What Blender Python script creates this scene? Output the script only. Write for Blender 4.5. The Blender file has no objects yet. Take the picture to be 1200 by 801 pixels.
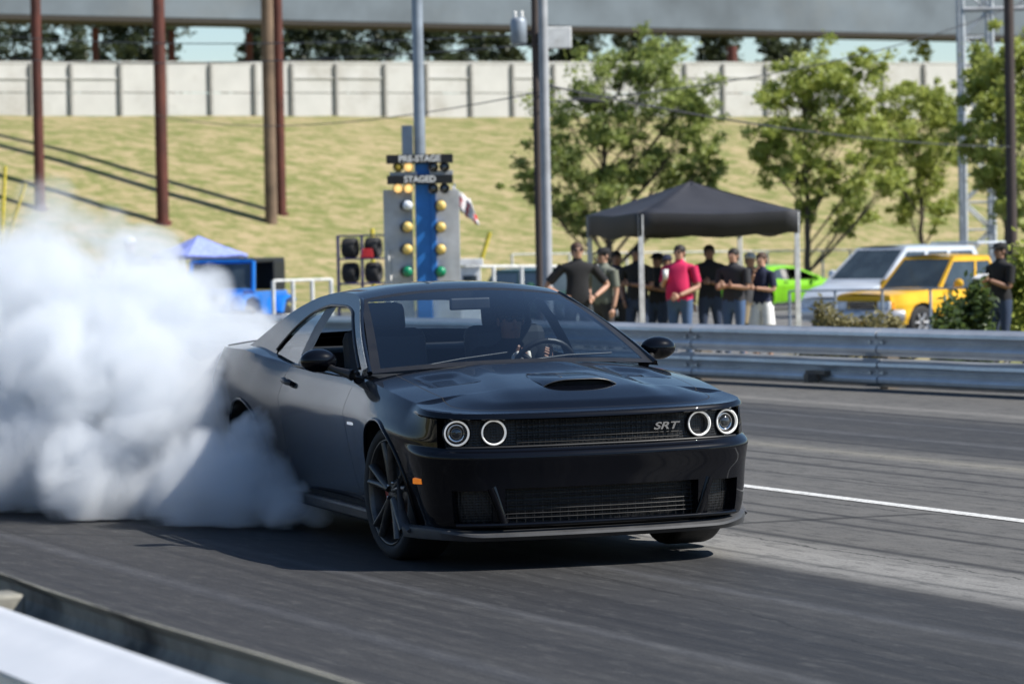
import bpy, bmesh, math, random
from mathutils import Vector, Matrix, noise
R = math.radians
random.seed(7)
scene = bpy.context.scene
COL = scene.collection
PI = math.pi

# ------------------------------------------------------------------ camera
F, CH = 4000.0, 1.67
PITCH, ROLL = math.atan(116.5 / F), 0.0185
_f = Vector((0, math.cos(PITCH), -math.sin(PITCH)))
_u0 = Vector((0, math.sin(PITCH), math.cos(PITCH)))
_r0 = Vector((1, 0, 0))
_r = _r0 * math.cos(ROLL) - _u0 * math.sin(ROLL)
_u = _u0 * math.cos(ROLL) + _r0 * math.sin(ROLL)
CAMP = Vector((0, 0, CH))

def at(px, py, Y):
    """point seen at photo pixel (px,py) at depth Y"""
    d = _f + _r * ((px - 600) / F) - _u * ((py - 400.5) / F)
    return CAMP + d * (Y / d.y)

def ground_at(px, py, z=0.0):
    d = _f + _r * ((px - 600) / F) - _u * ((py - 400.5) / F)
    return CAMP + d * ((z - CH) / d.z)

def s_at(Y):
    return F / Y

cam_d = bpy.data.cameras.new('camera')
cam = bpy.data.objects.new('camera', cam_d)
COL.objects.link(cam)
cam.matrix_world = Matrix(((_r.x, _u.x, -_f.x, 0), (_r.y, _u.y, -_f.y, 0), (_r.z, _u.z, -_f.z, CH), (0, 0, 0, 1)))
cam_d.sensor_width = 36
cam_d.lens = F / 1200 * 36
cam_d.clip_start = 0.5
cam_d.clip_end = 6000
cam_d.dof.use_dof = True
cam_d.dof.focus_distance = 17.8
cam_d.dof.aperture_fstop = 4.5
scene.camera = cam

# ------------------------------------------------------------------ world / light
SUN_AZ = Vector((0.965, -0.262))     # horizontal direction towards the sun (right, a little behind the camera)
SUN_EL = R(46)
w = bpy.data.worlds.new('World'); scene.world = w; w.use_nodes = True
nt = w.node_tree
sky = nt.nodes.new('ShaderNodeTexSky'); sky.sky_type = 'NISHITA'; sky.sun_disc = False
sky.sun_elevation = SUN_EL
sky.sun_rotation = math.atan2(SUN_AZ.x, SUN_AZ.y)
sky.air_density = 1.0; sky.dust_density = 0.0; sky.ozone_density = 4.0
bg = nt.nodes['Background']
nt.links.new(sky.outputs[0], bg.inputs[0]); bg.inputs[1].default_value = 0.085
sd = bpy.data.lights.new('sun', 'SUN'); sd.energy = 5.0; sd.angle = R(0.55); sd.color = (1, .955, .88)
so = bpy.data.objects.new('sun', sd); COL.objects.link(so)
sv = Vector((SUN_AZ.x * math.cos(SUN_EL), SUN_AZ.y * math.cos(SUN_EL), math.sin(SUN_EL)))
so.rotation_euler = sv.to_track_quat('Z', 'Y').to_euler()
so.location = (30, -20, 40)
scene.view_settings.view_transform = 'Standard'
scene.view_settings.look = 'None'
scene.view_settings.exposure = 0.58
scene.view_settings.gamma = 1
scene.render.engine = 'CYCLES'
cy = scene.cycles
cy.use_denoising = True
try: cy.denoiser = 'OPENIMAGEDENOISE'
except Exception: pass
cy.max_bounces = 12; cy.diffuse_bounces = 3; cy.glossy_bounces = 4; cy.transmission_bounces = 6
cy.transparent_max_bounces = 16; cy.volume_bounces = 7
cy.volume_step_rate = 1.0; cy.volume_max_steps = 256
cy.caustics_reflective = False; cy.caustics_refractive = False
cy.sample_clamp_indirect = 6

# ------------------------------------------------------------------ object helpers
def meta(o, label=None, cat=None, group=None, kind=None):
    if label: o['label'] = label
    if cat: o['category'] = cat
    if group: o['group'] = group
    if kind: o['kind'] = kind
    return o

def empty(name, loc=(0, 0, 0), rz=0, label=None, cat=None, group=None, parent=None):
    o = bpy.data.objects.new(name, None); COL.objects.link(o)
    o.location = loc; o.rotation_euler = (0, 0, rz); o.empty_display_size = .1
    if parent: o.parent = parent
    return meta(o, label, cat, group)

def copy_tree(o, parent=None, matmap=None):
    c = o.copy(); COL.objects.link(c); c.parent = parent
    if matmap and c.data is not None:
        if any(s.material in matmap for s in c.material_slots):
            c.data = o.data.copy()
            for i, m in enumerate(c.data.materials):
                if m in matmap: c.data.materials[i] = matmap[m]
    for ch in [x for x in bpy.data.objects if x.parent == o]:
        copy_tree(ch, c, matmap)
    return c

class MB:
    """collects shapes, then becomes one mesh object"""
    def __init__(s): s.v = []; s.f = []; s.m = []; s.sm = []
    def add(s, v, f, mi=0, smooth=False):
        b = len(s.v); s.v += [tuple(x) for x in v]
        for q in f: s.f.append(tuple(b + i for i in q)); s.m.append(mi); s.sm.append(smooth)
    def box(s, c, d, mi=0, rz=0, M=None, taper=1.0):
        x, y, z = d[0] / 2, d[1] / 2, d[2] / 2
        v = [Vector((sx * x * (taper if sz > 0 else 1), sy * y * (taper if sz > 0 else 1), sz * z)) for sz in (-1, 1) for sy in (-1, 1) for sx in (-1, 1)]
        if M: v = [M @ p for p in v]
        else:
            m = Matrix.Rotation(rz, 3, 'Z'); v = [m @ p + Vector(c) for p in v]
        if M and c: v = [p + Vector(c) for p in v]
        s.add(v, [(0, 2, 3, 1), (4, 5, 7, 6), (0, 1, 5, 4), (2, 6, 7, 3), (0, 4, 6, 2), (1, 3, 7, 5)], mi)
    def tube(s, pts, rad, n=8, mi=0, caps=True, smooth=True, flat=1.0, up=None):
        pts = [Vector(p) for p in pts]; N = len(pts)
        if not hasattr(rad, '__len__'): rad = [rad] * N
        rings = []; prev = None
        for i, p in enumerate(pts):
            t = (pts[min(i + 1, N - 1)] - pts[max(i - 1, 0)])
            if t.length < 1e-9: t = Vector((0, 0, 1))
            t.normalize()
            a = prev if prev is not None else (Vector(up) if up is not None else (Vector((0, 0, 1)) if abs(t.z) < .9 else Vector((1, 0, 0))))
            a = a - t * a.dot(t)
            if a.length < 1e-6: a = t.orthogonal()
            a.normalize(); prev = a; b = t.cross(a)
            rings.append([p + (a * math.cos(2 * PI * k / n) * flat + b * math.sin(2 * PI * k / n)) * rad[i] for k in range(n)])
        v = [q for r in rings for q in r]
        f = [(i * n + k, i * n + (k + 1) % n, (i + 1) * n + (k + 1) % n, (i + 1) * n + k) for i in range(N - 1) for k in range(n)]
        s.add(v, f, mi, smooth)
        if caps:
            s.add(rings[0], [tuple(range(n))[::-1]], mi); s.add(rings[-1], [tuple(range(n))], mi)
    def lathe(s, prof, n=24, M=None, mi=0, smooth=True):
        """prof: (r, h) about local Z"""
        v = []; K = len(prof)
        for r, h in prof:
            for k in range(n):
                a = 2 * PI * k / n; p = Vector((r * math.cos(a), r * math.sin(a), h))
                v.append(M @ p if M else p)
        f = [(i * n + k, i * n + (k + 1) % n, (i + 1) * n + (k + 1) % n, (i + 1) * n + k) for i in range(K - 1) for k in range(n)]
        s.add(v, f, mi, smooth)
    def ell(s, c, r, nu=12, nv=8, mi=0, M=None):
        v = []; f = []
        for j in range(nv + 1):
            th = PI * j / nv
            for i in range(nu):
                ph = 2 * PI * i / nu
                p = Vector((r[0] * math.sin(th) * math.cos(ph), r[1] * math.sin(th) * math.sin(ph), r[2] * math.cos(th)))
                if M: p = M @ p
                v.append(p + Vector(c))
        for j in range(nv):
            for i in range(nu):
                f.append((j * nu + i, (j + 1) * nu + i, (j + 1) * nu + (i + 1) % nu, j * nu + (i + 1) % nu))
        s.add(v, f, mi, True)
    def quad(s, a, b, c, d, mi=0): s.add([a, b, c, d], [(0, 1, 2, 3)], mi)
    def prism(s, poly, h0, h1, M=None, mi=0):
        """poly (x,y) extruded in local z"""
        n = len(poly)
        v = [Vector((p[0], p[1], h0)) for p in poly] + [Vector((p[0], p[1], h1)) for p in poly]
        if M: v = [M @ p for p in v]
        s.add(v, [tuple(range(n))[::-1], tuple(range(n, 2 * n))] + [(i, (i + 1) % n, n + (i + 1) % n, n + i) for i in range(n)], mi)
    def build(s, name, mats, parent=None, bevel=0, loc=None, sub=0):
        if not isinstance(mats, (list, tuple)): mats = [mats]
        me = bpy.data.meshes.new(name); me.from_pydata(s.v, [], s.f)
        for m in mats: me.materials.append(m)
        me.polygons.foreach_set('material_index', s.m); me.polygons.foreach_set('use_smooth', s.sm)
        me.update()
        o = bpy.data.objects.new(name, me); COL.objects.link(o)
        if parent: o.parent = parent
        if loc: o.location = loc
        if sub:
            d = o.modifiers.new('s', 'SUBSURF'); d.levels = d.render_levels = sub
        if bevel:
            b = o.modifiers.new('b', 'BEVEL'); b.width = bevel; b.segments = 2; b.limit_method = 'ANGLE'; b.angle_limit = R(40)
        return o

def fix_normals(o):
    bm = bmesh.new(); bm.from_mesh(o.data); bmesh.ops.recalc_face_normals(bm, faces=bm.faces); bm.to_mesh(o.data); bm.free()

def bake(o):
    """replace an object's mesh by its evaluated one and drop the modifiers"""
    dg = bpy.context.evaluated_depsgraph_get(); dg.update()
    me = bpy.data.meshes.new_from_object(o.evaluated_get(dg))
    o.modifiers.clear(); o.data = me
    return o

def interp(tab, x):
    """smooth (Catmull-like monotone) interpolation of [(x,y)...] sorted ascending"""
    if x <= tab[0][0]: return tab[0][1]
    if x >= tab[-1][0]: return tab[-1][1]
    for i in range(len(tab) - 1):
        if x <= tab[i + 1][0]:
            x0, y0 = tab[i]; x1, y1 = tab[i + 1]; h = x1 - x0; t = (x - x0) / h
            d = (y1 - y0) / h
            dm = (tab[i][1] - tab[i - 1][1]) / (tab[i][0] - tab[i - 1][0]) if i > 0 else d
            dp = (tab[i + 2][1] - y1) / (tab[i + 2][0] - x1) if i + 2 < len(tab) else d
            m0 = 0 if dm * d <= 0 else 2 * dm * d / (dm + d)
            m1 = 0 if dp * d <= 0 else 2 * dp * d / (dp + d)
            if i == 0: m0 = d
            if i + 2 >= len(tab): m1 = d
            t2, t3 = t * t, t * t * t
            return (2 * t3 - 3 * t2 + 1) * y0 + (t3 - 2 * t2 + t) * h * m0 + (-2 * t3 + 3 * t2) * y1 + (t3 - t2) * h * m1
    return tab[-1][1]

def sst(x, a, b):
    if a == b: return 1.0 if x > a else 0.0
    t = max(0, min(1, (x - a) / (b - a))); return t * t * (3 - 2 * t)

# ------------------------------------------------------------------ materials
def srgb(r, g, b):
    f = lambda c: (c / 12.92 if c <= .04045 else ((c + .055) / 1.055) ** 2.4)
    return (f(r / 255), f(g / 255), f(b / 255), 1)

class NT:
    def __init__(s, name):
        s.mat = bpy.data.materials.new(name); s.mat.use_nodes = True
        s.t = s.mat.node_tree; s.b = s.t.nodes['Principled BSDF']; s.out = s.t.nodes['Material Output']
    def n(s, typ, **kw):
        o = s.t.nodes.new('ShaderNode' + typ)
        for k, v in kw.items(): setattr(o, k, v)
        return o
    def l(s, a, b): s.t.links.new(a, b)
    def coord(s, kind='Object', scale=(1, 1, 1), rot=(0, 0, 0)):
        tc = s.n('TexCoord'); mp = s.n('Mapping')
        if kind == 'World':
            g = s.n('NewGeometry'); s.l(g.outputs['Position'], mp.inputs[0])
        else: s.l(tc.outputs[kind], mp.inputs[0])
        mp.inputs['Scale'].default_value = scale; mp.inputs['Rotation'].default_value = rot
        return mp.outputs[0]
    def noise(s, co, scale=5, detail=4, rough=.55, dist=0):
        o = s.n('TexNoise'); s.l(co, o.inputs['Vector'])
        o.inputs['Scale'].default_value = scale; o.inputs['Detail'].default_value = detail
        o.inputs['Roughness'].default_value = rough; o.inputs['Distortion'].default_value = dist
        return o.outputs['Fac']
    def ramp(s, fac, stops):
        o = s.n('ValToRGB'); s.l(fac, o.inputs[0]); e = o.color_ramp.elements
        while len(e) < len(stops): e.new(.5)
        for i, (p, c) in enumerate(stops):
            e[i].position = p; e[i].color = c if len(c) == 4 else (*c, 1)
        return o.outputs[0]
    def math(s, op, a, b=None, c=None, clamp=False):
        o = s.n('Math', operation=op); o.use_clamp = clamp
        for i, x in enumerate((a, b, c)):
            if x is None: continue
            if isinstance(x, (int, float)): o.inputs[i].default_value = x
            else: s.l(x, o.inputs[i])
        return o.outputs[0]
    def mix(s, fac, a, b, mode='MIX'):
        o = s.n('Mix', data_type='RGBA', blend_type=mode)
        for i, x in ((0, fac), (6, a), (7, b)):
            if isinstance(x, (int, float)): o.inputs[i].default_value = x
            elif isinstance(x, tuple): o.inputs[i].default_value = x if len(x) == 4 else (*x, 1)
            else: s.l(x, o.inputs[i])
        return o.outputs[2]
    def bump(s, h, strength=.3, dist=.02, normal=None):
        o = s.n('Bump'); s.l(h, o.inputs['Height']); o.inputs['Strength'].default_value = strength
        o.inputs['Distance'].default_value = dist
        s.l(o.outputs[0], s.b.inputs['Normal'])

def simple(name, col, rough=.6, metal=0, var=.25, scale=8, coat=0, bump=0, spec=.5, kind='Object', bscale=None, emis=None, dirt=None):
    m = NT(name); co = m.coord(kind)
    col = col[:3]
    nz = m.noise(co, scale, 5)
    c = m.ramp(nz, [(.3, tuple(x * (1 - var) for x in col)), (.7, tuple(min(1, x * (1 + var)) for x in col))])
    if dirt:
        n2 = m.noise(co, scale * .35, 6, .7)
        f = m.ramp(n2, [(.5, (0, 0, 0)), (.7, (dirt[3],) * 3)])
        c = m.mix(f, c, dirt[:3])
    m.l(c, m.b.inputs['Base Color'])
    r = m.ramp(nz, [(.2, (max(0, rough - .08),) * 3), (.8, (min(1, rough + .08),) * 3)])
    m.l(r, m.b.inputs['Roughness'])
    m.b.inputs['Metallic'].default_value = metal
    m.b.inputs['Coat Weight'].default_value = coat
    m.b.inputs['Coat Roughness'].default_value = .03
    m.b.inputs['Specular IOR Level'].default_value = spec
    if bump: m.bump(m.noise(co, bscale or scale * 4, 4), bump, .01)
    if emis:
        m.b.inputs['Emission Color'].default_value = (*emis[:3], 1); m.b.inputs['Emission Strength'].default_value = emis[3]
    return m.mat

def glass_mat(name, tint, rough=.0, ior=1.5, fr=1.0):
    m = NT(name); m.t.nodes.remove(m.b)
    tr = m.n('BsdfTransparent'); tr.inputs[0].default_value = (*tint, 1)
    gl = m.n('BsdfGlossy'); gl.inputs['Roughness'].default_value = rough; gl.inputs[0].default_value = (1, 1, 1, 1)
    co = m.coord(); nz = m.noise(co, 3, 3)
    g = m.n('NewGeometry'); dt = m.n('VectorMath', operation='DOT_PRODUCT'); m.l(g.outputs['Normal'], dt.inputs[0]); m.l(g.outputs['Incoming'], dt.inputs[1])
    f0 = ((ior - 1) / (ior + 1)) ** 2
    fac = m.math('ADD', f0, m.math('MULTIPLY', m.math('POWER', m.math('SUBTRACT', 1.0, m.math('ABSOLUTE', dt.outputs['Value'])), 5), (1 - f0) * fr), clamp=True)
    mx = m.n('MixShader'); m.l(fac, mx.inputs[0]); m.l(tr.outputs[0], mx.inputs[1]); m.l(gl.outputs[0], mx.inputs[2])
    b = m.n('Bump'); m.l(nz, b.inputs['Height']); b.inputs['Strength'].default_value = .02; m.l(b.outputs[0], gl.inputs['Normal'])
    m.l(mx.outputs[0], m.out.inputs[0])
    return m.mat

TR = R(23.4)                     # track heading: away direction is (-sin, cos)
T = Vector((-math.sin(TR), math.cos(TR), 0)); TN = Vector((math.cos(TR), math.sin(TR), 0))
M = {}
def car_paint(name, col, flake=0.0, rough=.35):
    m = NT(name); co = m.coord()
    nz = m.noise(co, 3, 4)
    m.l(m.ramp(nz, [(.3, tuple(c * .9 for c in col)), (.7, tuple(min(1, c * 1.1) for c in col))]), m.b.inputs['Base Color'])
    m.b.inputs['Roughness'].default_value = rough
    m.b.inputs['Metallic'].default_value = flake; m.b.inputs['Specular IOR Level'].default_value = .03
    m.b.inputs['Coat Weight'].default_value = .78; m.b.inputs['Coat Roughness'].default_value = .004; m.b.inputs['Coat IOR'].default_value = 1.42
    b = m.n('Bump'); m.l(m.noise(co, 9, 2), b.inputs['Height']); b.inputs['Strength'].default_value = .03; b.inputs['Distance'].default_value = .003
    m.l(b.outputs[0], m.b.inputs['Coat Normal'])
    return m.mat
M['black'] = car_paint('black_paint', (.002, .0025, .0045))
M['lime'] = car_paint('lime_paint', (.20, .52, .02))
M['trim'] = simple('black_trim', (.012, .012, .013), .45)
M['gap'] = simple('shut_line', (.003, .003, .003), .9)
M['plastic'] = simple('grey_plastic', (.045, .046, .049), .55)
M['tyre'] = simple('tyre_rubber', (.018, .018, .019), .8, bump=.2, scale=12)
M['rim'] = simple('dark_rim', (.09, .088, .086), .36, metal=.7, scale=20)
M['caliper'] = simple('red_caliper', (.35, .015, .015), .4)
M['steel'] = simple('bare_steel', (.5, .5, .5), .35, metal=.9)
M['interior'] = simple('interior_black', (.012, .012, .014), .8)
M['leather'] = simple('seat_leather', (.02, .02, .023), .6)
M['redseat'] = simple('red_seat_trim', (.16, .012, .015), .6)
M['amber'] = simple('amber_lens', (.8, .22, .02), .25, emis=(1, .25, .01, .25))
M['halo'] = simple('halo_light', (.75, .75, .73), .4, emis=(1, .98, .94, .22))
M['lens'] = simple('headlight_lens', (.05, .055, .06), .08, metal=.5, coat=1)
M['white'] = simple('white_paint', (.75, .75, .74), .5, var=.08, dirt=(.4, .38, .33, .5))
M['glass_car'] = glass_mat('windshield_glass', (.80, .86, .90), ior=1.7)
M['glass_side'] = glass_mat('side_glass', (.30, .36, .40), ior=1.55)
M['glass_rear'] = glass_mat('rear_glass', (.75, .82, .84), ior=1.3)
M['chrome'] = simple('chrome', (.75, .75, .76), .12, metal=1, var=.05)

def grille_mat(name, sc=70):
    m = NT(name); co = m.coord('Object', (1, 1, 1))
    v = m.n('TexVoronoi'); m.l(co, v.inputs['Vector']); v.inputs['Scale'].default_value = sc; v.inputs['Randomness'].default_value = .15
    c = m.ramp(v.outputs['Distance'], [(.30, (.001,) * 3), (.55, (.014, .014, .015))])
    m.l(c, m.b.inputs['Base Color']); m.b.inputs['Roughness'].default_value = .4
    m.bump(v.outputs['Distance'], .6, .006)
    return m.mat
M['grille'] = grille_mat('mesh_grille')
# ------------------------------------------------------------------ muscle car
OUT = [(.930, 0), (.927, .2), (.910, .4), (.880, .58), (.830, .72), (.74, .82), (.60, .893), (.42, .932), (.15, .95), (-.2, .945),
       (-.6, .925), (-1.1, .912), (-1.7, .918), (-2.2, .935), (-2.7, .985), (-3.1, 1.012), (-3.5, 1.01), (-3.78, .975), (-3.96, .88),
       (-4.05, .72), (-4.085, .5), (-4.095, .25), (-4.097, 0)]
ZB, ZSF = .20, .80
ZS = [(-4.1, 1.03), (-3.7, 1.045), (-3.2, 1.045), (-2.7, 1.01), (-2.2, .975), (-1.5, .955), (-.6, .94), (0, .895), (.4, .85), (.75, .81), (.93, .795)]
ZC = [(-4.1, 1.06), (-3.9, 1.10), (-3.3, 1.10), (-2.6, 1.07), (-1.5, 1.05), (-.6, 1.015), (-.3, .985), (.1, .945), (.5, .895), (.75, .848), (.88, .815), (.93, .797)]
OS = [(0, -.115), (.08, -.095), (.2, -.068), (.4, -.034), (.6, -.007), (.70, .006), (.745, .009), (.78, .003), (.86, -.022), (.94, -.052), (1, -.082)]
OF = [(0, -.035), (.05, -.005), (.2, .012), (.45, .024), (.60, .038), (.635, .041), (.655, .034), (.682, .014), (.70, .0), (.94, .0), (.955, .012), (.975, .010), (1, -.004)]
ORR = [(0, -.1), (.3, -.01), (.6, .01), (.8, 0), (1, -.04)]

def catmull(P, k=24):
    q = []
    for i in range(len(P) - 1):
        p0 = P[i - 1] if i else (P[1][0], -P[1][1]) if P[0][1] == 0 else P[0]
        p1, p2 = P[i], P[i + 1]
        p3 = P[i + 2] if i + 2 < len(P) else (P[-2][0], -P[-2][1])
        for j in range(k):
            t = j / k
            q.append(tuple(.5 * (2 * p1[d] + (p2[d] - p0[d]) * t + (2 * p0[d] - 5 * p1[d] + 4 * p2[d] - p3[d]) * t * t + (3 * p1[d] - p0[d] - 3 * p2[d] + p3[d]) * t ** 3) for d in (0, 1)))
    q.append(P[-1]); return q

_den = catmull(OUT)
_arc = [0]
for a, b in zip(_den, _den[1:]): _arc.append(_arc[-1] + math.hypot(b[0] - a[0], b[1] - a[1]))
def arc_pt(s):
    s = max(0, min(_arc[-1], s)); lo, hi = 0, len(_arc) - 1
    while hi - lo > 1:
        m = (lo + hi) // 2
        if _arc[m] <= s: lo = m
        else: hi = m
    t = (s - _arc[lo]) / (_arc[hi] - _arc[lo]); a, b = _den[lo], _den[hi]
    p = (a[0] + (b[0] - a[0]) * t, a[1] + (b[1] - a[1]) * t)
    # smooth normal
    k0, k1 = max(lo - 3, 0), min(hi + 3, len(_den) - 1)
    tx, ty = _den[k1][0] - _den[k0][0], _den[k1][1] - _den[k0][1]
    if s < .05: tx, ty = 0, 1
    if s > _arc[-1] - .05: tx, ty = 0, -1
    L = math.hypot(tx, ty)
    return p[0], p[1], ty / L, -tx / L
def arc_find(fn):
    for i, (a, b) in enumerate(zip(_den, _den[1:])):
        if (fn(a) <= 0) != (fn(b) <= 0):
            t = fn(a) / (fn(a) - fn(b)); return _arc[i] + t * (_arc[i + 1] - _arc[i])
    return 0.0 if abs(fn(_den[0])) <= abs(fn(_den[-1])) else _arc[-1]
def y_out(x):
    s = arc_find(lambda p: p[0] - x) ; return arc_pt(s)[1]
def front_x(y):
    s = arc_find(lambda p: y - p[1]); return arc_pt(s)[0]

def zs_at(ox): return interp(ZS, ox)
def off_at(ox, oy, n):
    wf = sst(ox, .40, .74); wr = sst(-ox, 3.75, 4.0)
    o = interp(OS, n) * (1 - wf - wr) + interp(OF, n) * wf + interp(ORR, n) * wr
    ay = abs(oy)
    if ox > .3:
        if .704 < n < .943 and ay < .825: o -= .055
        if .062 < n < .362 and ay < .52: o -= .075
        if .072 < n < .348 and .585 < ay < .765: o -= .06
    return o
def body_pt(s, n, recess=True):
    ox, oy, nx, ny = arc_pt(s)
    o = off_at(ox, oy, n)
    z = ZB + n * (zs_at(ox) - ZB)
    return Vector((ox + nx * o, max(0, oy + ny * o), z))
def side_y(x, z):
    n = (z - ZB) / (zs_at(x) - ZB)
    return y_out(x) + off_at(x, .9, n)
def dent(x, y):
    ay = abs(y); d = 0
    # raised centre section
    d += .016 * (1 - sst(ay, .22 + .12 * sst(x, -.5, .8), .36 + .14 * sst(x, -.5, .8))) * sst(x, -.55, -.30) * (1 - sst(x, .5, .86))
    # heat extractor hollows
    ex = sst(x, -.30, -.16) * (1 - sst(x, .10, .15)); ey = sst(ay, .40, .48) * (1 - sst(ay, .60, .68))
    d -= .022 * ex * ey
    return d
def top_z(x, y, hw):
    zs = zs_at(x); zc = interp(ZC, x)
    r = min(1, abs(y) / hw)
    return zs + (zc - zs) * (1 - r ** 2.6) + (dent(x, y) if x > -.6 else 0)

AR = .388
def build_car(name, M_paint, label, cat, detail=1.0, seed=1):
    root = empty(name, label=label, cat=cat)
    step = .02 / detail; fstep = .014 / detail
    S = []; s = 0
    L = _arc[-1]; s_side = arc_find(lambda p: p[0] - .3)
    while s < L: S.append(s); s += fstep if s < s_side else (step if s < L - 1.0 else step * 1.4)
    S.append(L)
    marks = [arc_find(lambda p, v=v: v - p[1]) for v in (.52, .585, .765, .825)]
    gaps = [arc_find(lambda p, v=v: p[0] - v) for v in (-.76, -2.2)]
    for m, h in [(m, .0022) for m in marks] + [(g, .0028) for g in gaps]:
        S = [q for q in S if abs(q - m) > .009] + [m - h, m + h]
    S.sort()
    NR = [i / 46 for i in range(47)]
    for m in (.062, .072, .348, .362, .704, .943):
        NR = [q for q in NR if abs(q - m) > .0075 or q in (0, 1)]
    NR += [.0595, .0645, .0705, .0735, .3465, .3495, .3605, .3635, .7015, .7065, .9405, .9455]
    NR = sorted(NR)
    NR = [q for q in NR]
    TT = [0, .006, .015, .028, .045, .065, .09, .12, .15, .172, .178, .20, .23] + [.23 + .77 * i / 26 for i in range(1, 27)]
    ni, nj = len(S), len(NR) + len(TT) - 1
    P = []; info = []
    for s in S:
        ox, oy, nx, ny = arc_pt(s)
        row = []
        for n in NR: row.append(body_pt(s, n))
        e = row[-1].copy(); sx = max(-3.75, min(.45, ox)); 
        for t in TT[1:]:
            x = e.x * (1 - t) + sx * t; y = e.y * (1 - t)
            # half width of the shell at this x
            yy = e.y if -3.75 <= ox <= .45 else None
            if yy is None:
                xx = min(.90, max(-4.06, x)); hw = max(.05, y_out(xx) - .06)
                r = min(1, y / max(hw, .001))
                z = top_z(x, y, max(hw, y + 1e-4)); zE = e.z
                z = zE + (z - zE) * sst(t, 0, .35) + 0 
            else: z = top_z(x, y, e.y)
            row.append(Vector((x, y, z)))
        P.append(row)
    # wheel arch snap
    inside = [[False] * nj for _ in range(ni)]
    for i in range(ni):
        for j in range(len(NR)):
            p = P[i][j]
            if p.y < .6: continue
            for cx in (0, -2.95):
                d = math.hypot(p.x - cx, p.z - .36)
                if d < AR: inside[i][j] = cx if cx else .001
    new = {}
    nn = len(NR)
    regions = {}
    def face_region(i, j):
        c = (P[i][j] + P[i + 1][j] + P[i + 1][j + 1] + P[i][j + 1]) / 4
        sm = (S[i] + S[i + 1]) / 2; ox, oy, _, _ = arc_pt(sm)
        if j < nn - 1:
            n = (NR[j] + NR[j + 1]) / 2
            for g in gaps:
                if abs(sm - g) < .0027 and (n > .03): return 'gap'
            if ox > .3 and ((.7065 <= n <= .9405 and oy < .823) or (.0645 < n < .3605 and oy < .518) or (.0735 < n < .3465 and .587 < oy < .763)): return 'grille'
            if ox > .53: return 'bumper'
            if -2.2 < ox < -.76: return 'door'
            return 'body'
        t = (TT[j - nn + 1] + TT[j - nn + 2]) / 2
        if -3.2 < c.x < -.47 and c.y < .79: return None
        if .172 < t < .178 and c.x > -.5: return 'gap'
        if t >= .178 and c.x > -.5: return 'hood'
        if -2.2 < ox < -.76: return 'door'
        if ox > .53: return 'bumper' if t < .17 else 'body'
        return 'body'
    for i in range(ni - 1):
        for j in range(nj - 1):
            q = [(i, j), (i + 1, j), (i + 1, j + 1), (i, j + 1)]
            if all(inside[a][b] for a, b in q): continue
            rg = face_region(i, j)
            if rg: regions.setdefault(rg, []).append(q)
    for i in range(ni):
        for j in range(nn):
            if inside[i][j]:
                p = P[i][j]; cx = inside[i][j]; cx = 0 if cx == .001 else cx
                d = Vector((p.x - cx, 0, p.z - .36)); d.normalize()
                q = Vector((cx + d.x * AR, 0, .36 + d.z * AR))
                q.z = max(q.z, ZB if q.z < ZB else q.z)
                q.y = side_y(q.x, max(q.z, ZB)); P[i][j] = q
    # gap recess
    objs = {}
    def emit(rg, mats, nm, sides=(1, -1)):
        out = []
        for grp in ([sides] if len(sides) == 2 and rg != 'door' else [(s,) for s in sides]):
            vid = {}; V = []; Fc = []
            for sd_ in grp:
                for q in regions.get(rg, []):
                    ids = []
                    for a, b in q:
                        p = P[a][b]; k = (round(p.x, 5), round(p.y * sd_, 5), round(p.z, 5))
                        if k not in vid: vid[k] = len(V); V.append(k)
                        ids.append(vid[k])
                    if len(set(ids)) < 3: continue
                    u = []
                    for z in ids:
                        if z not in u: u.append(z)
                    Fc.append(tuple(u) if sd_ < 0 else tuple(u[::-1]))
            me = bpy.data.meshes.new(nm); me.from_pydata(V, [], Fc); me.materials.append(mats)
            me.polygons.foreach_set('use_smooth', [True] * len(me.polygons)); me.update()
            me.shade_smooth() if hasattr(me, 'shade_smooth') else None
            try: me.set_sharp_from_angle(angle=R(42))
            except Exception: pass
            o = bpy.data.objects.new(nm, me); COL.objects.link(o); o.parent = root
            out.append(o)
        return out
    body = emit('body', M_paint, 'body')[0]
    hood = emit('hood', M_paint, 'hood')[0]
    bumper = emit('bumper', M_paint, 'bumper')[0]
    doors = emit('door', M_paint, 'door')
    emit('gap', M['gap'], 'shut_line')
    emit('grille', M['grille'], 'grille')
    # inner closing surfaces: arch lips, wheel wells, floor
    for cx in (0, -2.95):
        for sg in (1, -1):
            m = MB(); pts = []; a0 = math.asin((ZB - .36) / AR)
            for k in range(41):
                th = a0 + (PI - 2 * a0) * k / 40
                x = cx + AR * math.cos(th); z = max(ZB, .36 + AR * math.sin(th)); pts.append(Vector((x, sg * (side_y(x, z) + .001), z)))
            m.tube(pts, .011, 8, 0)
            m.build('arch_lip', M_paint, root)
            w_ = MB(); v = []; 
            for k, p in enumerate(pts):
                v += [p, Vector((p.x, sg * .52, p.z))]
            w_.add(v, [(2 * k, 2 * k + 1, 2 * k + 3, 2 * k + 2) for k in range(40)], 0, True)
            ring = [Vector((p.x, sg * .52, p.z)) for p in pts]
            w_.add(ring, [tuple(range(41))], 0)
            w_.build('wheel_well', M['gap'], root)
    m = MB(); m.box((-1.65, 0, .245), (4.6, 1.04, .09)); m.box((-1.475, 0, .23), (2.1, 1.66, .06)); m.box((.55, 0, .24), (.26, 1.3, .07)); m.box((-3.7, 0, .3), (.6, 1.4, .2))
    m.build('underbody', M['gap'], root)
    m = MB()
    for sg in (1, -1): m.box((-1.47, sg * .845, .20), (2.06, .07, .07))
    m.build('sill_skirt', M['trim'], root, bevel=.015)
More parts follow.
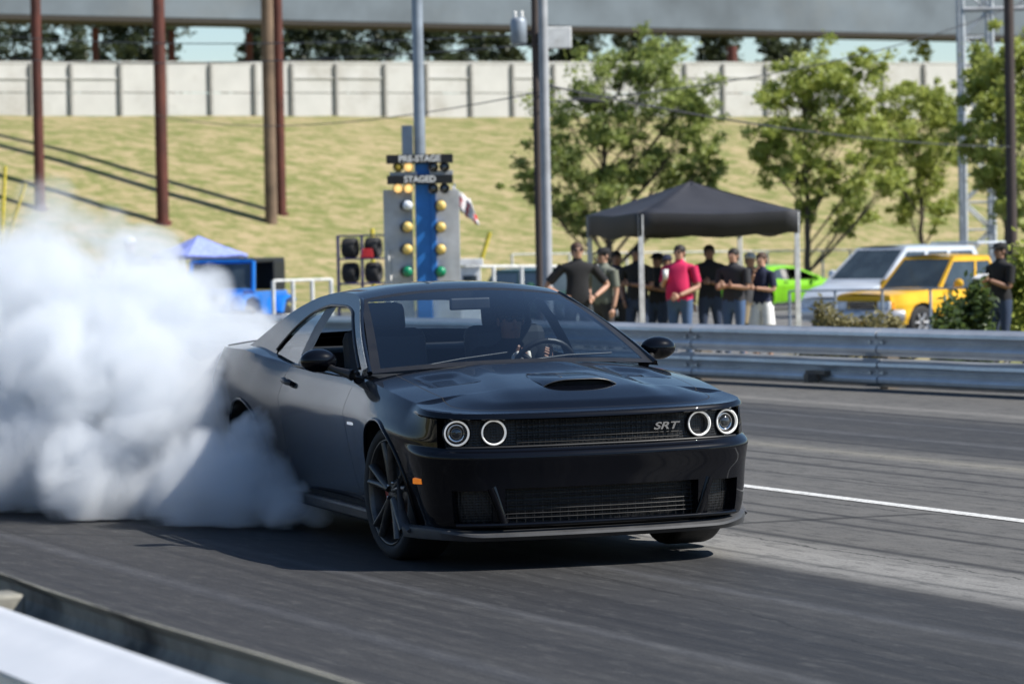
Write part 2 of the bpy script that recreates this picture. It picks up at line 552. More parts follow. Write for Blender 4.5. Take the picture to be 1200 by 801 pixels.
    # ---------------- greenhouse
    ZT = [(-3.62, 1.03), (-3.4, 1.062), (-3.2, 1.125), (-3.0, 1.205), (-2.7, 1.308), (-2.4, 1.368), (-2.0, 1.395), (-1.75, 1.39), (-1.5, 1.355), (-1.3, 1.285), (-1.0, 1.168), (-.75, 1.068), (-.53, .975)]
    ZW = [(-2.72, 1.045), (-2.6, 1.13), (-2.45, 1.225), (-2.3, 1.28), (-2.0, 1.32), (-1.7, 1.318), (-1.5, 1.292), (-1.38, 1.25), (-1.0, 1.10), (-.74, .99)]
    def gy(x, z):
        b = .838 + (.02 * sst(-x, 2.2, 3.4)); 
        return b - (z - .97) * .56 - .10 * (z - .97) ** 2 + .02 * math.sin(PI * max(0, min(1, (z - .97) / .4)))
    def crown(x): return .050 * (1 - sst(-x, 2.3, 3.5) * .5)
    frame = MB(); glass = MB(); quarter = [MB(), MB()]; rail = MB()
    xs = [-3.62 + (3.62 - .53) * k / 90 for k in range(91)]
    for sg in (1, -1):
        col = []
        for x in xs:
            zt = interp(ZT, x); zb = .955 if x > -2.2 else .955 + .05 * sst(-x, 2.2, 3.3)
            hasw = -2.72 < x < -.74
            zw = interp(ZW, x) if hasw else zb
            zw = max(zw, zb + .0005)
            r = []
            for k in range(4): z = zb + (zw - zb) * k / 3; r.append(Vector((x, sg * (gy(x, z) - .006), z)))
            for k in range(9):
                t = k / 8; z = zw + (zt - zw) * t; r.append(Vector((x, sg * (gy(x, z) + (0 if k else 0)), z)))
            col.append((r, hasw))
        for a in range(90):
            (r0, h0), (r1, h1) = col[a], col[a + 1]
            for k in range(12):
                if k == 3: 
                    rail.add([r0[3], r1[3], r1[4], r0[4]], [(0, 1, 2, 3)], 0); continue
                tgt = (glass if k < 3 and h0 and h1 else frame)
                if k < 3 and h0 and h1:
                    xm = xs[a]
                    if xm < -2.15: tgt = quarter[0 if sg > 0 else 1]
                    elif xm < -1.96: tgt = rail
                    elif sg < 0 or not detail >= 1: 
                        if sg < 0 and detail >= 1: continue      # this side's window is wound down
                        tgt = glass
                q = [r0[k], r1[k], r1[k + 1], r0[k + 1]]
                tgt.add(q, [(0, 1, 2, 3)] if sg < 0 else [(3, 2, 1, 0)], 0, True)
        # chrome-less black window surround
        pts = [Vector((x, sg * (gy(x, interp(ZW, x)) + .002), interp(ZW, x))) for x in [-2.715 + (2.715 - .745) * k / 50 for k in range(51)]]
        rail.tube(pts, .009, 6)
        pts = [Vector((x, sg * (gy(x, .965) + .006), .968 + .05 * sst(-x, 2.2, 3.0))) for x in [-2.715 + (2.715 - .745) * k / 20 for k in range(21)]]
        rail.tube(pts, .010, 6)
        # A pillar edge
        pts = [Vector((x, sg * (gy(x, interp(ZT, x)) - .008), interp(ZT, x) - .004)) for x in [-1.52 + (1.52 - .53) * k / 30 for k in range(31)]]
        frame.tube(pts, .014, 8)
    # roof, tail of the roof and rear window
    rearg = MB(); NX, NS = 70, 32
    X0r, X1r = -1.5, -3.62
    grid = []
    for a in range(NX + 1):
        x = X0r + (X1r - X0r) * a / NX; zt = interp(ZT, x); hw = gy(x, zt)
        row = []
        for b in range(NS + 1):
            u = -1 + 2 * b / NS; 
            z = zt + crown(x) * (1 - abs(u) ** 2.3)
            row.append(Vector((x, hw * u, z)))
        grid.append(row)
    for a in range(NX):
        x = X0r + (X1r - X0r) * (a + .5) / NX
        for b in range(NS):
            u = -1 + 2 * (b + .5) / NS
            g = (-3.27 < x < -2.80 and abs(u) < .86)
            (rearg if g else frame).add([grid[a][b], grid[a][b + 1], grid[a + 1][b + 1], grid[a + 1][b]], [(0, 1, 2, 3)], 0, True)
    # windshield
    wsg = MB(); surr = MB(); NV = 22; wg = []
    zt0 = interp(ZT, -1.5); hw0 = gy(-1.5, zt0)
    for a in range(NV + 1):
        v = a / NV; row = []
        for b in range(NS + 1):
            u = -1 + 2 * b / NS
            bx = -.40 - .13 * u * u; bz = 1.0 - .03 * u * u; by = .822 * u
            tz = zt0 + crown(-1.5) * (1 - abs(u) ** 2.3); p1 = Vector((-1.5, hw0 * u, tz)); p0 = Vector((bx, by, bz))
            p = p0.lerp(p1, v); p += Vector((.3, 0, .95)) * .035 * math.sin(PI * v) * (1 - .3 * u * u)
            if abs(u) == 1:
                pass
            row.append(p)
        wg.append(row)
    for a in range(NV):
        for b in range(NS):
            u = -1 + 2 * (b + .5) / NS; v = (a + .5) / NV
            edge = abs(u) > .955 or v > .955 or v < .04
            (surr if edge else wsg).add([wg[a][b], wg[a][b + 1], wg[a + 1][b + 1], wg[a + 1][b]], [(0, 1, 2, 3)], 0, True)
    def fin(mb, nm, mat):
        o = mb.build(nm, mat, root); bm = bmesh.new(); bm.from_mesh(o.data); bmesh.ops.remove_doubles(bm, verts=bm.verts, dist=1e-4)
        bmesh.ops.recalc_face_normals(bm, faces=bm.faces)
        bm.to_mesh(o.data); bm.free()
        try: o.data.set_sharp_from_angle(angle=R(40))
        except Exception: pass
        return o
    fin(frame, 'roof', M_paint); fin(rail, 'window_trim', M['trim'])
    fin(wsg, 'windshield', M['glass_car']); fin(surr, 'windshield_surround', M['trim'])
    if glass.f: fin(glass, 'side_window', M['glass_side'])
    [fin(q_, 'quarter_window', M['glass_side']) for q_ in quarter]
    fin(rearg, 'rear_window', M['glass_rear'])
    m = MB(); m.box((-1.95, 0, .36), (2.9, 1.5, .2)); m.box((-.72, 0, .78), (.3, 1.45, .32)); m.box((-1.0, 0, .86), (.34, 1.36, .16)); m.box((-3.0, 0, .86), (.6, 1.2, .36))
    for sg in (1, -1): m.box((-1.8, sg * .80, .66), (2.0, .05, .56))
    m.build('cabin_tub', M['interior'], root, bevel=.03)
    # spoiler
    m = MB(); sp = []
    for k in range(25):
        u = -1 + 2 * k / 24; y = .84 * u; x = -3.98 + .10 * abs(u) ** 3; z = 1.075 - .045 * abs(u) ** 2.5
        sp.append((x, y, z))
    rows = []
    for x, y, z in sp: rows.append([Vector((x + .12, y, z - .03)), Vector((x + .04, y, z + .012)), Vector((x - .05, y, z + .022)), Vector((x - .055, y, z + .006)), Vector((x, y, z - .02)), Vector((x + .10, y, z - .055))])
    v = [p for r in rows for p in r]
    m.add(v, [(i * 6 + k, i * 6 + (k + 1) % 6, (i + 1) * 6 + (k + 1) % 6, (i + 1) * 6 + k) for i in range(24) for k in range(6)], 0, False)
    m.add(rows[0], [tuple(range(6))]); m.add(rows[-1], [tuple(range(6))[::-1]])
    m.build('spoiler', M['trim'], root, bevel=.004)
    # splitter
    m = MB(); rows = []
    sE = arc_find(lambda p: p[0] - .42)
    for sg in (1, -1):
        rws = []
        for k in range(41):
            ox, oy, nx, ny = arc_pt(sE * k / 40)
            c = sst(oy, .62, .9)
            def pp(o, z): return Vector((ox + nx * o, sg * (oy + ny * o), z))
            rws.append([pp(-.14, .20), pp(-.02, .205 + .02 * c), pp(.026 - .022 * c, .185 + .03 * c), pp(.030 - .022 * c, .172 + .03 * c), pp(.0, .150 + .01 * c), pp(-.14, .15)])
        v = [p for r in rws for p in r]
        m.add(v, [(i * 6 + k, i * 6 + (k + 1) % 6, (i + 1) * 6 + (k + 1) % 6, (i + 1) * 6 + k) for i in range(40) for k in range(6)], 0, True)
        m.add(rws[-1], [tuple(range(6))])
        # corner fin running up ahead of the arch
        fn = [Vector((.52, sg * .905, .195)), Vector((.44, sg * .925, .225)), Vector((.405, sg * .932, .29)), Vector((.396, sg * .94, .38)), Vector((.388, sg * .946, .46))]
        m.tube(fn, [.04, .03, .022, .015, .005], 8, 0, flat=.35)
    o = m.build('splitter', M['plastic'], root)
    try: fix_normals(o); o.data.set_sharp_from_angle(angle=R(35))
    except Exception: pass
    # lights
    for sg in (1, -1):
        for yy, outer in ((.735, 1), (.558, 0)):
            x = front_x(yy) - .046
            Mx = Matrix.Translation((x, sg * yy, .702)) @ Matrix.Rotation(sg * (.20 if outer else .10), 4, 'Z') @ Matrix.Rotation(PI / 2, 4, 'Y')
            b = MB(); b.lathe([(.072, -.03), (.072, .012), (.066, .016), (.060, .010), (.045, -.028), (.0, -.03)], 32, Mx)
            hl = b.build('headlight', M['trim'], root)
            h = MB(); h.lathe([(.0655, .010), (.0655, .018), (.061, .021), (.0575, .018), (.056, .006)], 40, Mx)
            h.build('halo_ring', M['halo'], hl)
            if outer:
                q = MB(); q.ell((0, 0, 0), (.036, .036, .02), 20, 10, M=Mx @ Matrix.Translation((0, 0, -.01))); q.build('projector_lens', M['lens'], hl)
                q = MB(); q.lathe([(.05, -.02), (.05, -.008), (.038, -.002), (.037, -.02)], 28, Mx); q.build('reflector_ring', M['chrome'], hl)
        # side marker
        s_ = arc_find(lambda p: p[0] - .60); ox, oy, nx, ny = arc_pt(s_)
        ang = math.atan2(nx * 1, ny) 
        q = MB(); oo = off_at(ox, oy, .43)
        c = Vector((ox + nx * oo, sg * (oy + ny * oo), .455))
        tv = Vector((ny, -sg * nx, 0)); nv = Vector((nx, sg * ny, 0))
        a, b2 = .042, .017
        q.add([c - nv * .01 + tv * u * a + Vector((0, 0, w2 * b2)) for u, w2 in ((-1, -1), (1, -1), (1, 1), (-1, 1))] + [c + nv * .007 + tv * u * a * .9 + Vector((0, 0, w2 * b2 * .8)) for u, w2 in ((-1, -1), (1, -1), (1, 1), (-1, 1))],
              [(4, 5, 6, 7), (0, 1, 5, 4), (1, 2, 6, 5), (2, 3, 7, 6), (3, 0, 4, 7)])
        q.build('side_marker', M['amber'], root)
        # mirror
        mr = MB(); mr.ell((-.97, sg * 1.005, 1.035), (.075, .105, .066), 24, 16); mo = mr.build('mirror', M['trim'] if M_paint != M['black'] else M_paint, root)
        am = MB(); am.tube([(-.80, sg * .855, .955), (-.83, sg * .88, .965), (-.90, sg * .93, .985), (-.95, sg * .97, 1.01)], [.034, .024, .018, .02], 10); am.build('mirror_arm', M['trim'], mo)
        # door handle
        hd = MB(); hy = side_y(-2.08, .885); hd.tube([(-2.00, sg * (hy + .012), .872), (-2.03, sg * (hy + .03), .876), (-2.13, sg * (hy + .03), .886), (-2.16, sg * (hy + .014), .89)], [.013, .018, .018, .013], 8)
        hd.build('door_handle', M['trim'], doors[0] if sg > 0 else doors[1])
    # tail lights (full width)
    m = MB(); m.box((-4.09, 0, .86), (.04, 1.45, .13)); m.build('tail_panel', M['trim'], root, bevel=.01)
    for sg in (1, -1):
        m = MB(); m.box((-4.112, sg * .42, .86), (.02, .52, .075)); m.build('tail_light', M['caliper'], root, bevel=.005)
    # wheels
    for cx, fr in ((0, 1), (-2.95, 0)):
        for sg in (1, -1):
            Mx = Matrix.Rotation(-sg * PI / 2, 4, 'X')     # local +z -> outward
            hw = .137
            prof = [(.283, -hw), (.325, -hw - .004), (.352, -hw + .018), (.358, -hw + .04), (.3595, 0), (.358, hw - .04), (.352, hw - .018), (.325, hw + .004), (.288, hw - .004), (.281, hw - .02)]
            t = MB(); t.lathe(prof, 64, Mx)
            # grooves
            wh = t.build('wheel', M['tyre'], root)
            wh.location = (cx, sg * .765, .36)
            if fr: wh.rotation_euler = (0, 0, R(6))
            rm = MB()
            rm.lathe([(.283, hw - .016), (.279, hw - .004), (.272, hw - .008), (.262, hw - .03), (.258, -.10)], 48, Mx)
            for k in range(5):
                for dd in (-.17, .17):
                    a1 = 2 * PI * k / 5 + .3; a2 = a1 + dd
                    p0 = Mx @ Vector((.045 * math.cos(a1), .045 * math.sin(a1), hw - .045)); p1 = Mx @ Vector((.16 * math.cos(a1 + dd * .7), .16 * math.sin(a1 + dd * .7), hw - .03)); p2 = Mx @ Vector((.268 * math.cos(a2), .268 * math.sin(a2), hw - .016))
                    rm.tube([p0, p1, p2], [.038, .032, .028], 8, 0, flat=.6)
            rm.lathe([(.075, hw - .06), (.07, hw - .035), (.05, hw - .03), (.0, hw - .03)], 24, Mx)
            rm.build('rim', M['rim'], wh)
            if detail >= 1:
                for k in range(5):
                    lb = MB(); a = 2 * PI * k / 5; lb.lathe([(.009, hw - .035), (.009, hw - .018), (0, hw - .018)], 8, Mx @ Matrix.Translation((.052 * math.cos(a), .052 * math.sin(a), 0)))
                    lb.build('lug_nut', M['steel'], wh)
                dk = MB(); dk.lathe([(.19, .02), (.19, .03), (0, .03)], 32, Mx); dk.build('brake_disc', M['steel'], wh)
                cl = MB(); cl.box((0, 0, 0), (.08, .24, .06), M=Mx @ Matrix.Rotation(.35, 4, 'Z') @ Matrix.Translation((-.15, 0, .045))); cl.build('brake_caliper', M['caliper'], wh, bevel=.015)
    return root

car = build_car('muscle_car', M['black'], 'glossy black two door muscle car with glowing headlight rings doing a burnout', 'car')
# details only the near car shows
m = MB()   # hood scoop
rows = []
for k in range(17):
    u = -1 + 2 * k / 16; y = .20 * u; h = .030 * (1 - abs(u) ** 4) + .004
    r = []
    for x in (.52, .515, .44, .32, .18, .02):
        f = sst(x, .0, .5) ** .8
        base = top_z(x, y, .86); r.append(Vector((x - (.02 * u * u if x > .5 else 0), y + .03, base + h * f - .006 * (1 - f))))
    rows.append(r)
v = [p for r in rows for p in r]
m.add(v, [(i * 6 + k, i * 6 + k + 1, (i + 1) * 6 + k + 1, (i + 1) * 6 + k) for i in range(16) for k in range(5)], 0, True)
sc_ = m.build('hood_scoop', M['black'], car)
m = MB(); v = []
for k in range(17):
    u = -1 + 2 * k / 16; y = .195 * u; h = .024 * (1 - abs(u) ** 4); x = .513 - .02 * u * u; b = top_z(x, y, .86)
    v += [Vector((x - .015, y + .03, b - .004)), Vector((x - .015, y + .03, b + h))]
m.add(v, [(2 * k, 2 * k + 2, 2 * k + 3, 2 * k + 1) for k in range(16)])
m.build('scoop_mouth', M['gap'], sc_)
m = MB(); m.tube([(.520 - .02 * (-1 + 2 * k / 16) ** 2, .20 * (-1 + 2 * k / 16) + .03, top_z(.52, .20 * (-1 + 2 * k / 16), .86) + .030 * (1 - abs(-1 + 2 * k / 16) ** 4) + .004) for k in range(17)], .0032, 6); m.build('scoop_lip', M['rim'], sc_)
# struts between the lower intakes + inner lip
m = MB()
for sg in (1, -1):
    m.tube([(.89, sg * .525, .225), (.905, sg * .55, .30), (.895, sg * .59, .425)], [.022, .02, .026], 8, 0, flat=.5)
m.tube([(front_x(abs(y)) + .012, y, .232) for y in [-.76 + 1.52 * k / 30 for k in range(31)]], .011, 6)
m.build('intake_strut', M['black'], car)
m = MB(); m.box((.80, 0, .72 - .02), (.02, .02, .10)); 
m.tube([(front_x(abs(y)) - .006, y, .627) for y in [-.79 + 1.58 * k / 40 for k in range(41)]], .007, 6)
m.build('grille_lip', M['trim'], car)
m = MB()
for k in range(7):
    z = .262 + .022 * k; m.tube([(front_x(abs(y)) - .035, y, z) for y in [-.51 + 1.02 * q / 16 for q in range(17)]], .003, 4)
for k in range(23):
    y = -.5 + k / 22; m.tube([(front_x(abs(y)) - .036, y, .24), (front_x(abs(y)) - .036, y, .40)], .0022, 4)
m.build('intake_mesh', M['trim'], car)
m = MB()
for k in range(6):
    z = .645 + .024 * k; m.tube([(front_x(abs(y)) - .042, y, z) for y in [-.44 + .88 * q / 16 for q in range(17)]], .0028, 4)
for k in range(31):
    y = -.44 + .88 * k / 30; m.tube([(front_x(abs(y)) - .043, y, .63), (front_x(abs(y)) - .043, y, .76)], .0022, 4)
m.build('grille_mesh', M['trim'], car)

def text_obj(txt, size, extrude, mat, name, parent, mw, shear=0, bold=0):
    c = bpy.data.curves.new(name, 'FONT'); c.body = txt; c.size = size; c.extrude = extrude; c.shear = shear; c.align_x = 'CENTER'; c.align_y = 'CENTER'; c.offset = bold
    o = bpy.data.objects.new(name, c); COL.objects.link(o)
    me = bpy.data.meshes.new_from_object(o.evaluated_get(bpy.context.evaluated_depsgraph_get()))
    bpy.data.objects.remove(o); me.materials.clear(); me.materials.append(mat)
    o = bpy.data.objects.new(name, me); COL.objects.link(o); o.parent = parent; o.matrix_local = mw
    return o
def facing(pos, fwd, up=(0, 0, 1)):
    """matrix whose local z points along fwd and y along up"""
    z = Vector(fwd).normalized(); y = Vector(up); y = (y - z * y.dot(z)).normalized(); x = y.cross(z)
    return Matrix(((x.x, y.x, z.x, pos[0]), (x.y, y.y, z.y, pos[1]), (x.z, y.z, z.z, pos[2]), (0, 0, 0, 1)))
text_obj('SRT', .052, .003, M['chrome'], 'grille_badge', car, facing((front_x(.36) - .034, .36, .70), (1, .05, 0)) @ Matrix.Diagonal((1.55, 1, 1, 1)), shear=.3, bold=.0012)
m = MB(); m.box((-.60, -side_y(-.60, .70) - .001, .70), (.13, .005, .016)); m.build('fender_badge', M['chrome'], car)
# wipers
m = MB(); m.tube([(-.50, -.55, 1.0), (-.56, -.3, 1.03), (-.60, -.02, 1.055)], .006, 6); m.tube([(-.48, .05, 1.012), (-.56, .32, 1.03), (-.62, .6, 1.03)], .006, 6)
m.build('wiper', M['trim'], car)
# seats
for sg in (1, -1):
    m = MB(); m.box((-1.55, sg * .37, .60), (.52, .5, .16)); 
    st = m.build('seat', M['leather'], car, bevel=.05)
    m = MB()
    Mt = Matrix.Rotation(-.2, 4, 'Y'); m.box((-1.84, sg * .37, .90), (.14, .50, .56), M=Mt)
    m.build('backrest', M['leather'], st, bevel=.06)
    m = MB(); m.box((-1.90, sg * .37, 1.235), (.09, .27, .19), M=Mt); m.build('headrest', M['leather'], st, bevel=.045)
m = MB(); m.box((-2.62, 0, .84), (.16, 1.25, .40)); m.build('rear_bench', M['leather'], car, bevel=.06)
m = MB(); m.box((-1.75, -.74, .72), (1.0, .04, .12)); m.build('door_panel_trim', M['redseat'], car, bevel=.02)
m = MB(); n = 28
Mt = Matrix.Translation((-1.14, .37, .93)) @ Matrix.Rotation(-1.15, 4, 'Y')
m.tube([Mt @ Vector((.185 * math.cos(2 * PI * k / n), .185 * math.sin(2 * PI * k / n), 0)) for k in range(n + 1)], .016, 8, caps=False)
for a in (0, 2.2, -2.2): m.tube([Mt @ Vector((0, 0, -.01)), Mt @ Vector((.18 * math.cos(a + PI), .18 * math.sin(a + PI), 0))], .016, 6)
m.tube([Mt @ Vector((0, 0, 0)), Mt @ Vector((0, 0, -.3))], .03, 8)
m.build('steering_wheel', M['trim'], car)
m = MB(); m.box((-1.42, .02, 1.315), (.03, .24, .07)); m.build('rearview_mirror', M['trim'], car, bevel=.01)

AL = R(17.6)
CARM = Matrix(((math.sin(AL), math.cos(AL), 0, .18), (-math.cos(AL), math.sin(AL), 0, 18.37), (0, 0, 1, 0.006), (0, 0, 0, 1))) @ Matrix.Rotation(R(.5), 4, 'X')
car.matrix_world = CARM
# ------------------------------------------------------------------ terrain: verge, car park, embankment
RA = ground_at(745, 441.5); RB = ground_at(1200, 464)     # far guardrail foot
RD = (RB - RA); RD.z = 0; RD.normalize()
def rail_Y(X):
    return RA.y + (X - RA.x) * RD.y / RD.x
def wall_Y(X):            # the white wall on top of the bank recedes to the right
    return 156 + (X + 23.4) * .56
def ground_z(X, Y):
    # signed distance behind the far guardrail line
    g = -.15 * sst(Y - rail_Y(X), .3, 2.5) - .42 * sst(Y, 50, 80) - .08 * sst(Y, 80, 120)
    foot = wall_Y(X) - 30; top = wall_Y(X) - 1.5
    t = max(0, (Y - foot) / (top - foot))
    t1 = min(t, 1)
    h = 8.5 * (.45 * t1 + .55 * (t1 * t1 * (3 - 2 * t1)))
    return g + h

def axis(vals):
    out = []
    for a, b, st in vals:
        x = a
        while x < b - 1e-6: out.append(x); x += st
    out.append(vals[-1][1]); return out
XS = axis([(-900, -100, 100), (-100, -30, 10), (-30, 40, 1.2), (40, 100, 10), (100, 900, 100)])
YS = axis([(-400, -20, 76), (-20, 20, 5), (20, 34, 2), (34, 60, .6), (60, 120, 3), (120, 210, 1.0), (210, 300, 15), (300, 2400, 300)])
m = MB()
v = []
for y in YS:
    for x in XS:
        z = ground_z(x, y)
        if 110 < y < 215: z += .10 * noise.noise(Vector((x * .12, y * .12, 0))) + .05 * noise.noise(Vector((x * .5, y * .5, 3)))
        if y <= 30: z = 0
        v.append(Vector((x, y, z - .01)))
nx_ = len(XS)
m.add(v, [(j * nx_ + i, j * nx_ + i + 1, (j + 1) * nx_ + i + 1, (j + 1) * nx_ + i) for j in range(len(YS) - 1) for i in range(nx_ - 1)], 0, True)
g = NT('dry_grass_ground'); co = g.coord('World')
n1 = g.noise(g.coord('World', (.10, .22, .3)), 1, 6, .65, .6)
n2 = g.noise(g.coord('World', (.5, 1.6, 1.2)), 1, 5, .7)
n3 = g.noise(g.coord('World', (3, 3, 3)), 1, 4, .7)
c = g.ramp(n1, [(.30, (.15, .165, .055)), (.44, (.24, .23, .095)), (.56, (.32, .275, .135)), (.72, (.41, .34, .19))])
c = g.mix(g.ramp(n2, [(.35, (0, 0, 0)), (.62, (.8,) * 3)]), c, (.19, .20, .07))
c = g.mix(g.ramp(n3, [(.3, (.25,) * 3), (.7, (0, 0, 0))]), c, (.10, .10, .04))
# asphalt car park between the rail and the bank
sx = g.n('SeparateXYZ'); g.l(co, sx.inputs[0])
yy = g.math('ADD', sx.outputs[1], g.math('MULTIPLY', n3, 1.5))
f1 = g.math('MULTIPLY', g.math('GREATER_THAN', yy, 54.5), g.math('LESS_THAN', yy, 122.0))
asph = g.ramp(g.noise(g.coord('World', (.4, .4, 1)), 1, 5), [(.3, (.13, .13, .13)), (.7, (.19, .185, .18))])
c = g.mix(f1, c, asph)
n4 = g.noise(g.coord('World', (.7, 1.6, 4.0)), 1, 7, .8, .4)
c = g.mix(g.ramp(n4, [(.47, (0, 0, 0)), (.58, (.8,) * 3)]), c, (.38, .30, .18))
c = g.mix(g.ramp(n4, [(.40, (.75,) * 3), (.50, (0, 0, 0))]), c, (.13, .16, .05))
c = g.mix(f1, c, asph)
g.l(c, g.b.inputs['Base Color']); g.b.inputs['Roughness'].default_value = .95; g.b.inputs['Specular IOR Level'].default_value = .1
g.bump(n3, .5, .08)
meta(m.build('ground', g.mat), kind='structure')

# ------------------------------------------------------------------ drag strip surface
g = NT('strip_asphalt')
co = g.coord('World', (1, 1, 1), (0, 0, -TR))      # x across the track, y along it
sp = g.n('SeparateXYZ'); g.l(co, sp.inputs[0]); U_, V_ = sp.outputs[0], sp.outputs[1]
st1 = g.noise(g.coord('World', (1, 1, 1), (0, 0, -TR)), 1, 3)
def strk(sx_, sy_, det=5, r=.6):
    a = g.n('CombineXYZ'); g.l(g.math('MULTIPLY', U_, sx_), a.inputs[0]); g.l(g.math('MULTIPLY', V_, sy_), a.inputs[1])
    return g.noise(a.outputs[0], 1, det, r)
fine = g.noise(co, 55, 3, .8); mid = g.noise(co, 1.2, 6, .7)
s1, s2, s3 = strk(2.2, .05), strk(9, .12, 4), strk(.8, .03)
base = g.ramp(mid, [(.3, (.085, .083, .080)), (.7, (.135, .131, .124))])
base = g.mix(g.ramp(s2, [(.35, (0, 0, 0)), (.68, (.6,) * 3)]), base, (.155, .15, .142))
U0 = TN.dot(Vector((.35, 18.4, 0)))    # centre of the groove under the car
def band(u0, w, soft):
    d = g.math('ABSOLUTE', g.math('SUBTRACT', U_, u0))
    d = g.math('ADD', d, g.math('MULTIPLY', g.math('SUBTRACT', s1, .5), soft * 2.5))
    o = g.n('MapRange'); g.l(d, o.inputs[0]); o.inputs[1].default_value = w + soft; o.inputs[2].default_value = w - soft
    return o.outputs[0]
dk = g.math('MAXIMUM', g.math('MULTIPLY', band(5.9, 2.15, .30), 1.0), g.math('MULTIPLY', band(14.5, 1.25, .35), .85))
dk = g.math('MULTIPLY', dk, g.math('ADD', .62, g.math('MULTIPLY', s3, .6)), clamp=True)
base = g.mix(dk, base, g.ramp(s2, [(.3, (.016, .016, .018)), (.7, (.046, .046, .047))]))
lt = g.math('MULTIPLY', band(8.45, .30, .16), g.math('ADD', .2, g.math('MULTIPLY', s2, 1.0)), clamp=True)
base = g.mix(lt, base, (.30, .295, .28))
lt2 = g.math('MULTIPLY', band(12.86, .14, .10), g.math('MULTIPLY', s2, .9), clamp=True)
base = g.mix(lt2, base, (.27, .255, .21))
lt3 = g.math('MULTIPLY', band(16.5, .12, .10), g.math('MULTIPLY', s2, .9), clamp=True)
base = g.mix(lt3, base, (.27, .26, .24))
for u0, w_ in ((11.95, .05), (9.6, .035), (11.3, .02), (7.95, .10), (12.35, .03), (8.95, .03), (9.9, .02), (13.4, .05), (15.9, .08), (8.3, .015)):
    base = g.mix(g.math('MULTIPLY', band(u0, w_, .03), g.math('MULTIPLY', s2, 1.5), clamp=True), base, (.025, .025, .027))
for u0, w_ in ((7.35, .05), (6.1, .03), (5.2, .05), (14.1, .10), (15.2, .05)):
    base = g.mix(g.math('MULTIPLY', band(u0, w_, .04), g.math('MULTIPLY', s2, .42), clamp=True), base, (.16, .165, .18))
cr = g.n('TexVoronoi', feature='DISTANCE_TO_EDGE'); crc = g.n('CombineXYZ'); g.l(g.math('ADD', g.math('MULTIPLY', U_, .35), g.math('MULTIPLY', mid, .12)), crc.inputs[0]); g.l(g.math('MULTIPLY', V_, .09), crc.inputs[1]); g.l(crc.outputs[0], cr.inputs['Vector']); cr.inputs['Scale'].default_value = 1.0
base = g.mix(g.math('MULTIPLY', g.math('LESS_THAN', cr.outputs['Distance'], .0035), .6), base, (.015, .015, .015))
gr2 = strk(14, 3.0, 5, .75)
base = g.mix(g.ramp(gr2, [(.36, (.5,) * 3), (.5, (0, 0, 0))]), base, (.025, .025, .026))
base = g.mix(g.ramp(gr2, [(.54, (0, 0, 0)), (.70, (.30,) * 3)]), base, (.15, .148, .14))
# small specks and stains
vo = g.n('TexVoronoi'); g.l(co, vo.inputs['Vector']); vo.inputs['Scale'].default_value = 1.7
sk = g.math('LESS_THAN', vo.outputs['Distance'], .045)
base = g.mix(g.math('MULTIPLY', sk, .6), base, (.02, .018, .016))
base = g.mix(g.ramp(fine, [(.35, (.35,) * 3), (.65, (0, 0, 0))]), base, (.02, .02, .02))
base = g.mix(g.ramp(fine, [(.60, (0, 0, 0)), (.8, (.4,) * 3)]), base, (.2, .2, .19))
g.l(base, g.b.inputs['Base Color'])
rr = g.math('SUBTRACT', .82, g.math('MULTIPLY', dk, .14)); g.l(g.math('ADD', rr, g.math('MULTIPLY', g.math('SUBTRACT', s2, .5), .2)), g.b.inputs['Roughness'])
g.b.inputs['Specular IOR Level'].default_value = .22
hh = g.math('ADD', fine, g.math('MULTIPLY', mid, .5)); g.bump(hh, .35, .006)
def strip(name, u0, u1, v0, v1, z, mat, n=1, **kw):
    m = MB()
    for k in range(n):
        a, b = v0 + (v1 - v0) * k / n, v0 + (v1 - v0) * (k + 1) / n
        m.quad(TN * u0 + T * a + Vector((0, 0, z)), TN * u1 + T * a + Vector((0, 0, z)), TN * u1 + T * b + Vector((0, 0, z)), TN * u0 + T * b + Vector((0, 0, z)))
    return meta(m.build(name, mat), **kw)
m = MB(); q0 = TN * 1.2 + T * -60; q1 = TN * 1.2 + T * 26
far0 = RA - RD * 70 + Vector((.15, .45, 0)); far1 = RA + RD * 45 + Vector((.15, .45, 0))
# strip runs from the near barrier to the far one, and on towards the left behind the smoke
m.add([Vector((q0.x, q0.y, 0)), Vector((far1.x, far1.y, 0)), Vector((far0.x, far0.y, 0)), Vector((-40, far0.y - 6, 0)), Vector((-40, 20, 0)), Vector((q1.x, q1.y, 0))], [(0, 1, 2, 3, 4, 5)])
meta(m.build('track', g.mat), kind='structure'); strip_mat = g.mat
pm = NT('line_paint'); co = pm.coord('World', (1, 1, 1), (0, 0, -TR))
wn = pm.noise(co, 30, 4, .7)
pm.l(pm.ramp(wn, [(.34, (.20, .20, .19)), (.52, (.60, .60, .58))]), pm.b.inputs['Base Color']); pm.b.inputs['Roughness'].default_value = .7
strip('lane_line', 10.49, 10.61, -20, 60, .004, pm.mat, 8, kind='structure')
yp = simple('yellow_paint', (.45, .36, .06), .8, var=.5, scale=20)
strip('edge_line', 9.02, 9.06, 0, 8, .004, yp, 4, kind='structure')

